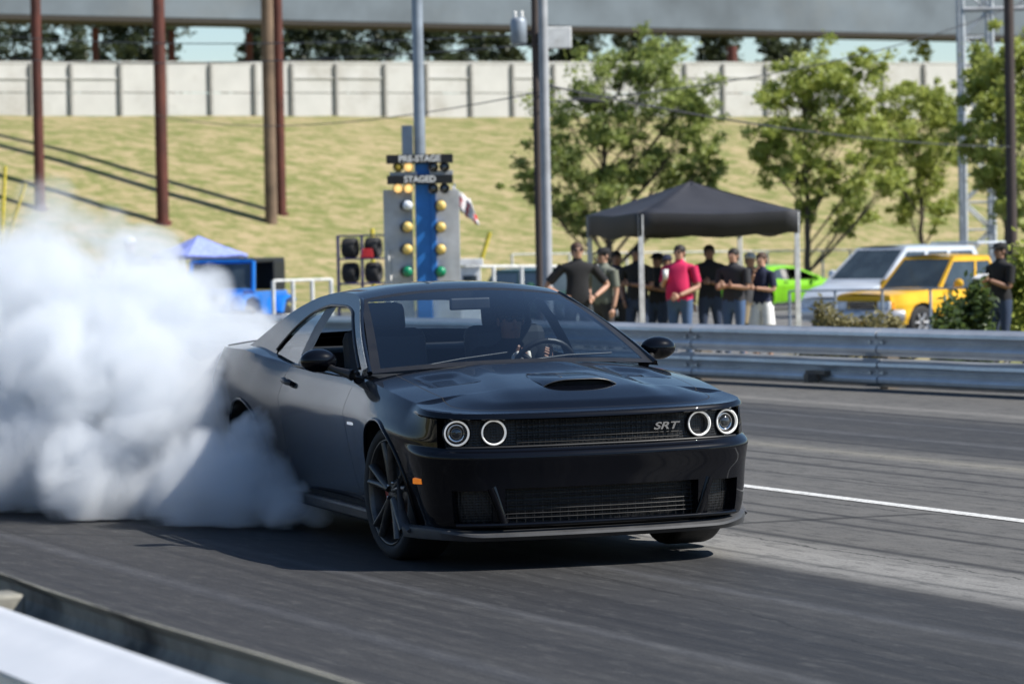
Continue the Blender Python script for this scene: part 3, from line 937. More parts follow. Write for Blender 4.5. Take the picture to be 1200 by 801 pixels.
# ------------------------------------------------------------------ guardrails
gal = NT('galvanised'); co = gal.coord('World')
n_ = gal.noise(co, 2.5, 6, .7); n2 = gal.noise(gal.coord('World', (.6, .6, 8)), 1.2, 4)
c = gal.ramp(n_, [(.3, (.55, .56, .58)), (.7, (.72, .73, .74))])
c = gal.mix(gal.ramp(n2, [(.45, (0, 0, 0)), (.75, (.35,) * 3)]), c, (.22, .20, .17))
gal.l(c, gal.b.inputs['Base Color']); gal.b.inputs['Metallic'].default_value = .55; gal.b.inputs['Roughness'].default_value = .42
gal.bump(gal.noise(co, 6, 3), .25, .02)
M['galv'] = gal.mat
M['galv_dull'] = simple('dull_galvanised', (.50, .48, .40), .65, var=.3, scale=2, dirt=(.01, .01, .01, .95), kind='World')
M['white_rail'] = simple('white_rail_paint', (.72, .73, .75), .38, var=.06, scale=3, dirt=(.4, .4, .4, .4), kind='World')
M['post_wood'] = simple('weathered_post', (.16, .13, .10), .9, bump=.4)
def wbeam(mb, p0, p1, zt, out, h=.31, d=.083, thick=.006, seg=10, dents=0, seed=0, lean=0):
    """W-beam from p0 to p1, out = unit vector of the face with the two humps"""
    prof = [(0, 0), (-.012, .012), (-.030, .05), (-.050, .078), (-.085, d), (-.110, .070), (-.138, .018), (-.155, .006), (-.172, .018), (-.200, .070), (-.225, d), (-.260, .078), (-.280, .05), (-.298, .012), (-.310, 0)]
    rnd = random.Random(seed); L = (p1 - p0).length; n = max(2, int(L / .35)); rows = []
    for i in range(n + 1):
        t = i / n; c = p0.lerp(p1, t)
        wob = .012 * noise.noise(Vector((c.x * .7, c.y * .7, seed))); dn = .022 * max(0, noise.noise(Vector((c.x * 2.1, c.y * 2.1, 5 + seed))) - .2) * dents
        rows.append([c + out * (o - z * lean + wob - dn * (1 if o > .05 else .3)) + Vector((0, 0, zt + z * h / .31 + wob * .5)) for z, o in prof])
        rows[-1] += [q - out * thick for q in reversed(rows[-1])]
    k = len(rows[0]); v = [p for r in rows for p in r]
    mb.add(v, [(i * k + j, i * k + (j + 1) % k, (i + 1) * k + (j + 1) % k, (i + 1) * k + j) for i in range(n) for j in range(k)], 0, True)
    mb.add(rows[0], [tuple(range(k))]); mb.add(rows[-1], [tuple(range(k))[::-1]])
def sharp(o, a=35):
    fix_normals(o)
    try: o.data.set_sharp_from_angle(angle=R(a))
    except Exception: pass
    return o
out_far = Vector((RD.y, -RD.x, 0)); out_far = out_far if out_far.y < 0 else -out_far
gr = empty('guardrail', RA.copy(), label='long grey double guardrail running behind the car on the far edge of the track', cat='guardrail')
inv = Matrix.Translation(-RA)
a0 = -52.0
kk = 0
while a0 < 30:
    for zt, sd_ in ((.665, 1), (.335, 2)):
        m = MB(); wbeam(m, RD * a0 + out_far * .0, RD * (a0 + 3.88) + out_far * .014, zt, out_far, dents=1 if zt < .5 else .6, seed=sd_)
        for xx in (.12, 3.7): m.box(RD * (a0 + xx) + out_far * .035 + Vector((0, 0, zt - .155)), (.03, .03, .03), 0, math.atan2(RD.y, RD.x))
        sharp(m.build('rail_beam', M['galv'], gr))
    m = MB(); m.box(RD * a0 - out_far * .14 + Vector((0, 0, .30)), (.15, .15, .62), 0, math.atan2(RD.y, RD.x)); m.build('rail_post', M['post_wood'], gr)
    a0 += 3.81; kk += 1
# bracket hanging off the lower beam
m = MB(); pb = ground_at(1030, 450) ; pb = RA + RD * (pb - RA).dot(RD) - RA
m.box(pb + out_far * .13 + Vector((0, 0, .16)), (.34, .10, .05), 0, math.atan2(RD.y, RD.x) + .1); m.box(pb + out_far * .12 + Vector((-.08, 0, .10)), (.16, .10, .10), 0, .4)
meta(m.build('rail_bracket', M['post_wood'], gr, bevel=.01))
# dirt and small debris at the foot
def barrier(u_face, outv, label, mat, zt, v0, v1, nm='guardrail'):
    e = empty(nm, TN * u_face + T * v0, label=label, cat='guardrail')
    base = TN * u_face + T * v0; a = 0; k = 0
    while a < v1 - v0 + 70:
        m = MB(); wbeam(m, T * a, T * (a + 3.81), zt, outv, dents=.6, seed=30, d=.13 if mat is M['white_rail'] else .083, lean=.7 if mat is M['white_rail'] else 0); o = m.build('rail_beam', mat, e); sharp(o)
        a += 3.81; k += 1
    return e
e1 = barrier(2.66, TN, 'weathered guardrail seen from its dull back across the lower left corner', M['galv_dull'], .70, -3, 16)
for vv in (1.3, 5.12, 8.95, 12.78):
    m = MB(); m.box(TN * -.085 + T * vv + Vector((0, 0, .33)), (.12, .16, .68), 0, TR); m.build('rail_post', M['galv_dull'], e1, bevel=.01)
for vv in (.9, 2.8, 4.4, 6.1, 8.4):
    m = MB(); m.ell(TN * .03 + T * vv + Vector((0, 0, .702)), (.035, .09, .012), 10, 6); m.build('dirt_clod', M['galv_dull'], e1)
e2 = barrier(2.40, -TN, 'bright white painted guardrail nearest the camera in the lower left corner', M['white_rail'], .70, -3, 16)
for vv in (5.3, 5.62, 1.9, 2.2, 8.6, 8.9, 10.2, 10.5):
    m = MB(); m.lathe([(.0, .02), (.014, .018), (.016, 0)], 10, Matrix.Translation(-TN * .20 + T * vv + Vector((0, 0, .60))) @ facing((0, 0, 0), -TN)); m.build('bolt', M['galv'], e2)

# ------------------------------------------------------------------ wall on the bank, bridge and its columns
def hillpt(px, py):
    """march a pixel ray onto the terrain"""
    d = at(px, py, 1.0) - CAMP; Y = 45.0
    while Y < 260:
        p = CAMP + d * Y
        if p.z <= ground_z(p.x, p.y): return p
        Y += .25
    return CAMP + d * 150
M['wallpanel'] = simple('white_panel', (.52, .515, .49), .8, var=.07, scale=.8, kind='World', dirt=(.34, .32, .28, .7))
M['wallpost'] = simple('grey_post', (.33, .32, .30), .8)
W = empty('panel_wall', (-23, 156, 8), label='long white panel wall along the top of the grassy bank', cat='wall')
def wp(X, z, off=0): return Vector((X, wall_Y(X) + off, z)) - Vector((-23, 156, 8))
edges = [-30]
x_ = -30.0; rw = random.Random(4)
while x_ < 34: x_ += rw.choice([2.0, 2.15, 2.3, 1.7, 2.05]); edges.append(x_)
for a, b in zip(edges, edges[1:]):
    zb, zt = ground_z(a, wall_Y(a)) - .25, 10.25 + (a + 25) * .010
    m = MB(); dv = Vector((1, .56, 0)).normalized(); nv = Vector((dv.y, -dv.x, 0))
    A, B = wp(a, 0), wp(b, 0)
    def slab(z0, z1, o0, th, ins=.03):
        d = (B - A).normalized(); p = [A + d * ins, B - d * ins]
        vv = [p[0] + nv * o0, p[1] + nv * o0, p[1] + nv * (o0 - th), p[0] + nv * (o0 - th)]
        m.add([q + Vector((0, 0, z - 0)) for z in (z0, z1) for q in vv], [(0, 1, 5, 4), (1, 2, 6, 5), (2, 3, 7, 6), (3, 0, 4, 7), (4, 5, 6, 7), (0, 3, 2, 1)])
    slab(zb, zb + (zt - zb) * .5 - .02, 0, .08); slab(zb + (zt - zb) * .5 + .02, zt, .004, .08)
    slab(zt, zt + .10, .03, .14, 0)
    if rw.random() < .4: slab(zt - .72, zt - .62, .06, .05)
    m.build('wall_panel', M['wallpanel'], W)
    m = MB(); c = wp(a, (zb + zt) / 2, 0) + nv * .09; m.box(c, (.13, .16, zt - zb), 0, math.atan2(dv.y, dv.x)); m.build('wall_post', M['wallpost'], W)
M['girder'] = simple('bridge_concrete', (.125, .152, .178), .85, var=.3, scale=.18, kind='World', dirt=(.16, .17, .17, .6), bump=.1)
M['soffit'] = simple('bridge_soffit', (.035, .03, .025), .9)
M['rust'] = simple('rusty_column', (.085, .022, .015), .75, var=.35, scale=1.2, kind='World', dirt=(.16, .05, .03, .5))
bl, br = at(0, 22, 212), at(1120, 45, 262)
bd = Vector((br.x - bl.x, br.y - bl.y, 0)).normalized(); bn = Vector((-bd.y, bd.x, 0))
slope = (br.z - bl.z) / ((br - bl).dot(bd))
B = empty('road_bridge', bl.copy(), label='long grey concrete road bridge crossing above the bank', cat='bridge')
def gsec(name, prof, mat, s0=-60, s1=110):
    m = MB(); 
    rows = [[bd * s + bn * o + Vector((0, 0, z + slope * s)) for o, z in prof] for s in (s0, s1)]
    k = len(prof); m.add(rows[0] + rows[1], [(j, (j + 1) % k, k + (j + 1) % k, k + j) for j in range(k)] + [tuple(range(k))[::-1], tuple(range(k, 2 * k))])
    return fix_ret(m.build(name, mat, B))
def fix_ret(o): fix_normals(o); return o
gsec('girder', [(0, .30), (0, 3.4), (.3, 3.8), (3.7, 3.8), (4.0, 3.4), (4, .30)], M['girder'])
gsec('parapet', [(.35, 3.82), (.35, 4.9), (.6, 4.9), (.6, 3.82)], M['girder'])
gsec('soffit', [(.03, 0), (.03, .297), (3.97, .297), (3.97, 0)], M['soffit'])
# columns
def column(px_t, py_t, px, py, wpx, label, mat, name='steel_column', top=None, grp=None, Yo=None):
    b = hillpt(px, py) if Yo is None else Vector((at(px, py, Yo).x, Yo, ground_z(at(px, py, Yo).x, Yo)))
    zt = top if top is not None else 24 if True else bl.z + slope * (Vector((b.x, b.y, 0)) - Vector((bl.x, bl.y, 0))).dot(bd) - .02
    r = wpx / s_at(b.y) / 2; H = zt - b.z
    m = MB(); lx = (at(px_t, py_t, b.y).x - b.x) / max(.1, (at(px_t, py_t, b.y).z - b.z)) * 0
    m.tube([(0, 0, -.3), (0, 0, H * .5), (0, 0, H)], [r * 1.05, r, r * .95], 16)
    if name == 'steel_column':
        m.tube([(0, 0, -.1), (0, 0, .12)], [r * 1.5] * 2, 16); m.tube([(0, 0, H - .25), (0, 0, H)], [r * 1.5] * 2, 12)
    return meta(m.build(name, mat, loc=b), label, 'column' if 'column' in name else 'pole', grp)
column(0, 0, 47, 246, 12, 'rust red steel column rising out of the smoke, leftmost in front of the white wall', M['rust'], grp='rust red bridge columns')
column(0, 0, 191, 262, 14, 'rust red steel column between the smoke and the wooden pole, standing on open grass', M['rust'], grp='rust red bridge columns')
column(0, 0, 330, 252, 11, 'rust red steel column standing right behind the wooden pole', M['rust'], grp='rust red bridge columns')
column(0, 0, 318, 262, 14, 'brown wooden pole on the bank close against a rust red column', simple('pole_wood', (.16, .11, .075), .9, var=.4, scale=1), name='utility_pole', top=22)
for px, dsc in ((112, 'thin red column behind the white wall, furthest left'), (201, 'thin red column behind the white wall near the gap of open sky'), (292, 'thin red column behind the white wall among dark evergreens')):
    p = at(px, 60, 216 + px * .045); m = MB(); m.tube([(0, 0, 0), (0, 0, bl.z - 7.1)], .24, 10)
    meta(m.build('steel_column', M['rust'], loc=(p.x, p.y, 7)), dsc, 'column', 'rust red bridge columns')
p = at(858, 60, 186); m = MB(); m.tube([(0, 0, 0), (0, 0, 3.6)], .28, 10); meta(m.build('steel_column', M['rust'], loc=(p.x, p.y, 8.5)), 'short dark column behind the wall right of the big leafy tree', 'column', 'rust red bridge columns')
# ------------------------------------------------------------------ foliage
def leaf_mat(name, dark, mid, light, sc=.9):
    m = NT(name); co = m.coord('World')
    n1 = m.noise(co, sc, 3, .6); n2 = m.noise(co, 9, 2)
    c = m.ramp(m.math('ADD', m.math('MULTIPLY', n1, .6), m.math('MULTIPLY', n2, .4)), [(.32, dark), (.5, mid), (.68, light)])
    m.t.nodes.remove(m.b)
    d = m.n('BsdfDiffuse'); t = m.n('BsdfTranslucent'); gl = m.n('BsdfGlossy'); gl.inputs['Roughness'].default_value = .5
    m.l(c, d.inputs[0]); m.l(m.mix(.5, c, light), t.inputs[0])
    x = m.n('MixShader'); x.inputs[0].default_value = .42; m.l(d.outputs[0], x.inputs[1]); m.l(t.outputs[0], x.inputs[2])
    y = m.n('MixShader'); y.inputs[0].default_value = .04; m.l(x.outputs[0], y.inputs[1]); m.l(gl.outputs[0], y.inputs[2])
    m.l(y.outputs[0], m.out.inputs[0]); return m.mat
M['leaf_light'] = leaf_mat('leaf_light', (.13, .18, .03), (.32, .38, .07), (.55, .58, .16))
M['leaf_mid'] = leaf_mat('leaf_mid', (.09, .13, .035), (.24, .30, .075), (.46, .52, .15))
M['leaf_ever'] = leaf_mat('leaf_ever', (.010, .02, .010), (.035, .055, .024), (.12, .14, .05))
M['leaf_tan'] = leaf_mat('leaf_tan', (.09, .08, .03), (.20, .18, .075), (.36, .32, .16), 2)
M['leaf_bush'] = leaf_mat('leaf_bush', (.015, .03, .01), (.06, .10, .025), (.15, .21, .05), 2)
M['bark'] = simple('bark', (.07, .055, .042), .9, bump=.5)
def leaves(mb, centers, n, size, rnd, long=1.5):
    v = []; f = []
    for _ in range(n):
        c, r = centers[rnd.randrange(len(centers))]
        p = Vector((rnd.gauss(0, .5) * r[0], rnd.gauss(0, .5) * r[1], rnd.gauss(0, .45) * r[2])) + c
        a = Vector((rnd.gauss(0, 1), rnd.gauss(0, 1), rnd.gauss(0, .6))).normalized(); b = a.orthogonal().normalized()
        b = Matrix.Rotation(rnd.uniform(0, 6.28), 3, a) @ b; s = size * rnd.uniform(.6, 1.3)
        k = len(v); c2 = a.cross(b)
        v += [p - a * s * long * .5, p + b * s * .5 + c2 * s * .1, p + a * s * long * .5, p - b * s * .5 + c2 * s * .1]
        f += [(k, k + 1, k + 2, k + 3)]
    mb.add(v, f, 0, False)
def tree(base, px_list, nleaf, size, mat, label, cat='tree', name='leafy_tree', trunk_r=.14, group=None, seed=0, fork=.25, limbs=True, lean=0):
    """px_list: (dx,dz,r) clump centres in metres relative to the base; y spread is random"""
    rnd = random.Random(seed); e = empty(name, base, label=label, cat=cat, group=group)
    H = max(z for _, z, _ in px_list); tr = MB(); cents = []
    k0 = H * fork
    spine = [Vector((0, 0, -.3)), Vector((.05, 0, k0)), Vector((lean * .5 + .1 * rnd.uniform(-1, 1), .1, k0 + (H - k0) * .5)), Vector((lean, .0, H * .93))]
    sp2 = []
    for a, b in zip(spine, spine[1:]):
        for t in range(5): sp2.append(a.lerp(b, t / 5))
    sp2.append(spine[-1]); N = len(sp2)
    sp2 = [p + Vector((noise.noise(Vector((i * .6, seed, 0))), noise.noise(Vector((i * .6, seed, 9))), 0)) * .10 for i, p in enumerate(sp2)]
    tr.tube(sp2, [trunk_r * (1 - .85 * i / (N - 1)) for i in range(N)], 8)
    for dx, dz, r in px_list:
        for q in range(2):
            c = Vector((dx + rnd.uniform(-.3, .3) * r, rnd.gauss(0, .45) * (.5 * H * .5), dz + rnd.uniform(-.3, .3) * r))
            if limbs:
                zz = max(k0 * .85, c.z - abs(c.x) * .9 - .4); t = min(N - 1, max(1, int((zz + .3) / (H + .3) * N))); s0 = sp2[t]
                mid_ = s0.lerp(c, .5) + Vector((0, 0, -.15)); tr.tube([s0, mid_, c], [trunk_r * .24, trunk_r * .14, .012], 5, caps=False)
                for _ in range(2):
                    c2 = c + Vector((rnd.gauss(0, r * .6), rnd.gauss(0, r * .6), rnd.gauss(0, r * .5))); tr.tube([mid_, c2], [trunk_r * .13, .008], 4, caps=False)
            for _ in range(8):
                cc = c + Vector((rnd.gauss(0, r * .8), rnd.gauss(0, r * .8), rnd.gauss(0, r * .7))); rr = r * rnd.uniform(.3, .75)
                cents.append((cc, (rr, rr, rr * .8)))
    tr.build('trunk', M['bark'], e)
    cr = MB(); leaves(cr, cents, nleaf, size, rnd); cr.build('crown', mat, e)
    return e
def px_clumps(base, Y, lst):
    """clump centres given as photo pixels and pixel radius at the tree's own distance"""
    o = []
    for px, py, pr in lst:
        p = at(px, py + 16 - (py - 45) * .04, Y); o.append((p.x - base.x, p.z - base.z, pr * .80 / s_at(Y)))
    return o
def base_at(px, Y, dz=0): 
    x = at(px, 285, Y).x; return Vector((x, Y, ground_z(x, Y) + dz))
b = base_at(712, 118)
tree(b, px_clumps(b, 118, [(700, 75, 28), (735, 60, 26), (770, 75, 28), (665, 110, 28), (712, 115, 30), (760, 112, 30), (808, 95, 24), (820, 120, 18), (650, 150, 26), (700, 160, 30), (750, 155, 28), (800, 150, 26), (620, 205, 18), (660, 195, 26), (710, 205, 26), (790, 195, 26), (830, 180, 16), (670, 235, 24), (735, 195, 16), (815, 205, 18), (690, 250, 18)]), 30000, .105, M['leaf_mid'], 'big spreading leafy tree on the bank between the grey pole and the black canopy', trunk_r=.17, group='leafy trees on the bank', seed=3)
b = base_at(945, 116)
tree(b, px_clumps(b, 116, [(935, 75, 24), (965, 65, 22), (990, 85, 24), (1010, 70, 16), (915, 105, 24), (955, 105, 26), (995, 115, 26), (900, 150, 20), (940, 150, 26), (985, 155, 26), (1025, 165, 18), (925, 190, 24), (970, 200, 22), (1010, 215, 24), (1040, 200, 16), (950, 235, 14), (1000, 250, 18), (895, 170, 14)]), 24000, .105, M['leaf_light'], 'light green leafy tree with a bare forked trunk beside the black canopy', trunk_r=.14, group='leafy trees on the bank', seed=5)
b = base_at(1080, 124)
tree(b, px_clumps(b, 124, [(1075, 95, 20), (1100, 100, 18), (1050, 110, 20), (1085, 130, 24), (1115, 130, 16), (1040, 140, 22), (1070, 165, 24), (1105, 165, 18), (1055, 195, 22), (1090, 205, 20), (1065, 235, 16), (1095, 240, 14), (1030, 170, 16)]), 18000, .10, M['leaf_light'], 'smaller light green tree on the bank above the silver van', trunk_r=.12, group='leafy trees on the bank', seed=8)
b = base_at(1178, 96)
tree(b, px_clumps(b, 96, [(1150, 85, 22), (1180, 60, 24), (1205, 50, 28), (1165, 115, 24), (1200, 110, 30), (1150, 150, 20), (1190, 160, 28), (1170, 195, 22), (1205, 210, 28), (1180, 240, 20), (1225, 150, 34), (1160, 70, 16)]), 24000, .10, M['leaf_light'], 'dense green tree at the right edge behind the dark pole', trunk_r=.15, group='leafy trees on the bank', seed=11)
# evergreens beyond the wall
rg = random.Random(22)
ev = [(15, 28, 75), (75, 38, 60), (120, 30, 80), (165, 34, 70), (300, 40, 46), (345, 30, 70), (395, 34, 70), (445, 34, 66), (500, 32, 66), (545, 44, 56), (595, 60, 50), (680, 52, 60), (760, 52, 60), (850, 60, 52), (920, 66, 48), (1075, 68, 30)]
elab = ['dark evergreen at the left edge beyond the white wall', 'thin dark evergreen left of the first thin red column', 'wide dark evergreen around the first thin red column', 'dark evergreen left of the patch of open sky', 'small ragged evergreen right of the patch of open sky', 'dark evergreen directly right of the wooden pole top', 'dark evergreen between wooden pole and light mast, nearer the pole', 'dark evergreen between wooden pole and light mast, nearer the mast', 'dark evergreen directly right of the light mast', 'low dark evergreen midway between light mast and grey pole', 'low evergreen just left of the grey transformer pole', 'dark evergreen behind the top of the big leafy tree', 'evergreen above the right side of the big leafy tree', 'thin evergreen above the short dark column', 'thin evergreen behind the forked light green tree', 'small pale tree far beyond the wall near the lattice tower']
for (px, py, wd), lb in zip(ev, elab):
    Y = rg.uniform(250, 275); p = at(px, py - 25, Y); bs = Vector((p.x, Y, 6.5)); r = wd / 2 / s_at(Y)
    H = p.z - 6.5; L = []
    for k in range(9): L.append((rg.uniform(-.75, .75) * r, H * (.45 + .55 * k / 8), r * .5))
    tree(bs, L, 7000 if wd > 40 else 1500, .24, M['leaf_ever'] if px != 1075 else M['leaf_light'], lb, name='evergreen_tree', trunk_r=.2, group='trees beyond the white wall', seed=int(px), limbs=False)
def bush(px, Y, r, h, mat, label, n=1500, size=.05, seed=0, grp=None, name='shrub'):
    rnd = random.Random(seed); b = base_at(px, Y); e = empty(name, b, label=label, cat='shrub', group=grp)
    st = MB(); cents = []
    for k in range(16):
        a = rnd.uniform(0, 6.28); d = rnd.uniform(0, .8) * r; z = h * rnd.uniform(.2, .82) * (1 - .25 * d / r)
        c = Vector((d * math.cos(a), d * math.sin(a), z)); cents.append((c, (r * .3, r * .3, h * .2)))
        st.tube([(c.x * .2, c.y * .2, -.05), (c.x * .7, c.y * .7, z * .6), c], [.014, .01, .004], 5, caps=False)
    st.build('stem', M['bark'], e); cr = MB(); leaves(cr, cents, n, size, rnd, 2.0); cr.build('foliage', mat, e); return e
bush(962, 43.5, .42, 1.12, M['leaf_tan'], 'dry tan shrub beside the right canopy leg', 1800, .045, 1, 'dry shrubs behind the guardrail')
bush(1003, 43, .44, 1.10, M['leaf_tan'], 'dry tan shrub in front of the yellow truck grille', 1800, .045, 2, 'dry shrubs behind the guardrail')
bush(1040, 43.2, .36, .90, M['leaf_tan'], 'low dry tan shrub in front of the yellow truck front wheel', 1600, .045, 3, 'dry shrubs behind the guardrail')
bush(1105, 43, .30, .95, M['leaf_bush'], 'dark olive shrub between truck wheel and leafy bush', 1600, .05, 4, 'green bushes near the standing man')
bush(1128, 43.5, .44, 1.35, M['leaf_bush'], 'green leafy bush left of the man in the black cap', 2300, .06, 5, 'green bushes near the standing man')
bush(1205, 46.5, .50, 1.85, M['leaf_light'], 'tall bright green bush behind the man at the right edge', 3400, .07, 6, 'green bushes near the standing man')
bush(1152, 47.5, .36, 1.4, M['leaf_bush'], 'green bush half hidden behind the man in the black cap', 1600, .06, 7, 'green bushes near the standing man')

# ------------------------------------------------------------------ poles, mast, wires
M['mast'] = simple('mast_steel', (.27, .31, .36), .5, metal=.3, scale=2)
M['conc_pole'] = simple('grey_pole_paint', (.33, .34, .36), .7, scale=2)
M['dark_pole'] = simple('dark_pole', (.06, .045, .04), .85, scale=2)
def pole(px_b, Y, wpx, top, mat, name, label, cat, px_top=None):
    b = base_at(px_b, Y); r = wpx / s_at(Y) / 2; H = top - b.z
    e = empty(name, b, label=label, cat=cat)
    m = MB(); m.tube([(0, 0, -.1), (0, 0, H * .5), (0, 0, H)], [r * 1.08, r, r * .9], 16); m.build('shaft', mat, e)
    return e, b, r
e, b, r = pole(494, 62, 13, 11.5, M['mast'], 'light_mast', 'blue grey steel light mast rising behind the starting light tree', 'mast')
m = MB(); zz = at(480, 165, 62).z - b.z; m.box((-.17 - .05, -.05, zz), (.20, .18, .55)); m.build('junction_box', M['mast'], e, bevel=.01)
m = MB(); m.tube([(0, 0, -.1), (0, 0, .25)], [.26, .24], 16); m.build('base_plate', M['conc_pole'], e)
e, b, r = pole(641, 60, 11, 12, M['conc_pole'], 'steel_pole', 'light grey steel pole standing against a dark wooden pole left of the big tree', 'pole')
e, b, r = pole(632, 61.2, 9, 13, M['dark_pole'], 'utility_pole', 'dark wooden utility pole carrying a grey transformer and a white box', 'pole')
zz = at(613, 36, 61).z - b.z
m = MB(); m.lathe([(0, .24), (.10, .24), (.13, .20), (.145, .16), (.145, -.2), (.12, -.24), (0, -.24)], 20, Matrix.Translation((-.30, -.1, zz)))
tb = m.build('transformer', M['mast'], e)
m = MB()
for dx in (-.06, .06): m.lathe([(.02, .22), (.035, .26), (.02, .30), (.03, .34), (0, .36)], 10, Matrix.Translation((-.30 + dx, -.1, zz)))
m.build('insulator', M['white'], tb)
m = MB(); m.box((.38, -.1, at(657, 44, 61).z - b.z), (.52, .2, .38)); m.build('equipment_box', M['white'], e, bevel=.015)
m = MB(); m.box((-.1, 0, zz - .02), (.5, .06, .06)); m.build('crossarm', M['dark_pole'], e)
e, b, r = pole(1186, 88, 12, 14, M['dark_pole'], 'dark_pole', 'dark brown pole in front of the tree at the right edge', 'pole')
# lattice tower in front of the bridge end
p = at(1143, 60, 100); b = Vector((p.x, 100, ground_z(p.x, 100)))
e = empty('lattice_tower', b, label='grey steel lattice tower with a crossbeam in the top right corner', cat='tower')
m = MB(); H = 12.5; w2 = .42
for sx_ in (-1, 1):
    for sy_ in (-1, 1): m.tube([(sx_ * w2, sy_ * w2, 0), (sx_ * w2, sy_ * w2, H)], .075, 6)
k = 0; z = 0
while z < H - .8:
    for sy_ in (-1, 1): m.tube([((-1) ** k * -w2, sy_ * w2, z), ((-1) ** k * w2, sy_ * w2, z + .8)], .035, 5); m.tube([(-w2, sy_ * w2, z), (w2, sy_ * w2, z)], .03, 5)
    z += .8; k += 1
m.build('tower_frame', simple('tower_steel', (.42, .45, .48), .5), e)
m = MB(); zb = at(1160, 12, 100).z - b.z
for dz in (0, .55): m.tube([(-.4, -.45, zb + dz), (5.0, -.45, zb + dz)], .07, 6)
for k in range(9): m.tube([(k * .55, -.45, zb + (.55 if k % 2 else 0)), (k * .55 + .55, -.45, zb + (0 if k % 2 else .55))], .035, 5)
m.build('crossbeam', M['conc_pole'], e)
M['wire'] = simple('cable_black', (.03, .03, .032), .6)
def wire(a, b, sag, r, label, name='power_line'):
    n = 24; m = MB(); c = a.lerp(b, .5)
    m.tube([a.lerp(b, i / n) - c - Vector((0, 0, sag * 4 * (i / n) * (1 - i / n))) for i in range(n + 1)], r, 5, caps=False)
    o = m.build(name, M['wire'], loc=c); return meta(o, label, 'cable', 'overhead cables')
wire(at(640, 100, 61), at(1186, 172, 88), .25, .018, 'black cable from the grey pole sloping down to the right edge pole')
wire(at(1230, -10, 95), at(640, 120, 61), .5, .014, 'thin cable sloping up to the right from the transformer pole across the tree tops')
wire(at(-60, 36, 120), at(632, 40, 61), .3, .015, 'thin cable from the left edge to the transformer, the higher of the two', 'power_line')
wire(at(-60, 62, 120), at(632, 52, 61), .35, .015, 'thin cable from the left edge passing just above the white wall', 'power_line')
wire(at(180, 134, 120), at(632, 108, 61), .5, .012, 'thin cable crossing the face of the white wall', 'power_line')
m = MB(); m.tube([(-.35, 0, .03), (-.1, 0, 0), (.25, 0, -.04)], [.02, .06, .02], 8); p = at(693, 117, 62.5)
meta(m.build('cable_splice', M['wire'], loc=p), 'black cable splice hanging on the cable in front of the big tree', 'cable splice')
# ------------------------------------------------------------------ starting light tree
M['blue'] = simple('blue_paint', (.02, .16, .50), .45, scale=2)
M['alu'] = simple('aluminium_panel', (.50, .51, .53), .55, metal=.3, scale=3, dirt=(.7, .7, .72, .5))
M['bulb_on'] = simple('amber_bulb_lit', (.9, .6, .2), .4, emis=(1, .62, .22, .7))
M['bulb_dim'] = simple('amber_bulb_dim', (.5, .36, .05), .3)
M['bulb_y'] = simple('yellow_bulb', (.72, .52, .16), .35)
M['bulb_w'] = simple('clear_bulb', (.7, .74, .8), .25)
M['bulb_g'] = simple('green_bulb', (.01, .25, .12), .3)
Yt = 52.0
b = base_at(497, Yt); e = empty('starting_light_tree', b, label='blue post starting light tree with stacked amber bulbs between two grey panels', cat='drag race lights')
def L(px, py, dy=0): 
    p = at(px, py, Yt); return Vector((p.x - b.x, dy, p.z - b.z))
k_ = 1 / s_at(Yt)
zt_ = L(497, 184).z
m = MB(); m.box((0, 0, zt_ / 2), (18 * k_, .22, zt_)); m.box((0, 0, .05), (.7, .5, .1)); m.build('post', M['blue'], e, bevel=.01)
for (x0, y0, x1, y1, nm, txt) in ((453, 182, 531, 191, 'upper_sign', 'PRE-STAGE'), (454, 206, 531, 215, 'lower_sign', 'STAGED')):
    p, q = L(x0, y0), L(x1, y1); c = (p + q) / 2
    m = MB(); m.box((c.x, -.14, c.z), (q.x - p.x, .12, p.z - q.z)); sg_ = m.build(nm, M['trim'], e, bevel=.008)
    text_obj(txt, .13, .002, M['white'], 'sign_text', sg_, facing((c.x, -.203, c.z), (0, -1, 0)), bold=.004)
for yy, mats in ((196, ('bulb_dim', 'bulb_on', 'lens', 'lens')), (221, ('bulb_on', 'bulb_on', 'lens', 'lens'))):
    for px, mt in zip((467, 479, 508, 521), mats):
        p = L(px, yy, -.14)
        m = MB(); Mx = Matrix.Translation(p) @ facing((0, 0, 0), (0, -1, 0)); m.lathe([(.0, -.02), (.075, -.02), (.08, .06), (.072, .06), (.066, .02)], 18, Mx)
        hs = m.build('lamp_housing', M['trim'], e)
        m = MB(); m.ell(p + Vector((0, -.01, 0)), (.066, .045, .066), 16, 10); m.build('bulb', M[mt], hs)
for x0, x1, y0 in ((457, 489, 202), (504, 531, 200)):
    p, q = L(x0, y0), L(x1, y0 + 5); m = MB(); m.box(((p.x + q.x) / 2, -.10, (p.z + q.z) / 2), (q.x - p.x, .10, p.z - q.z)); m.build('cross_bracket', M['alu'], e, bevel=.005)
for x0, x1, nm in ((449, 483, 'back_panel'), (506, 538, 'back_panel')):
    p = L(x0, 232); q = L(x1, 232); m = MB(); m.box(((p.x + q.x) / 2, .02, (p.z + .25) / 2 + .12), (q.x - p.x, .03, p.z - .25)); m.build(nm, M['alu'], e, bevel=.006)
m = MB(); p = L(457, 300); m.tube([(p.x, -.03, .4), (p.x + .02, -.03, 1.2), (p.x - .03, -.03, 1.75)], [.09, .10, .05], 8, 0, flat=.2); m.build('torn_sheet', M['white'], e)
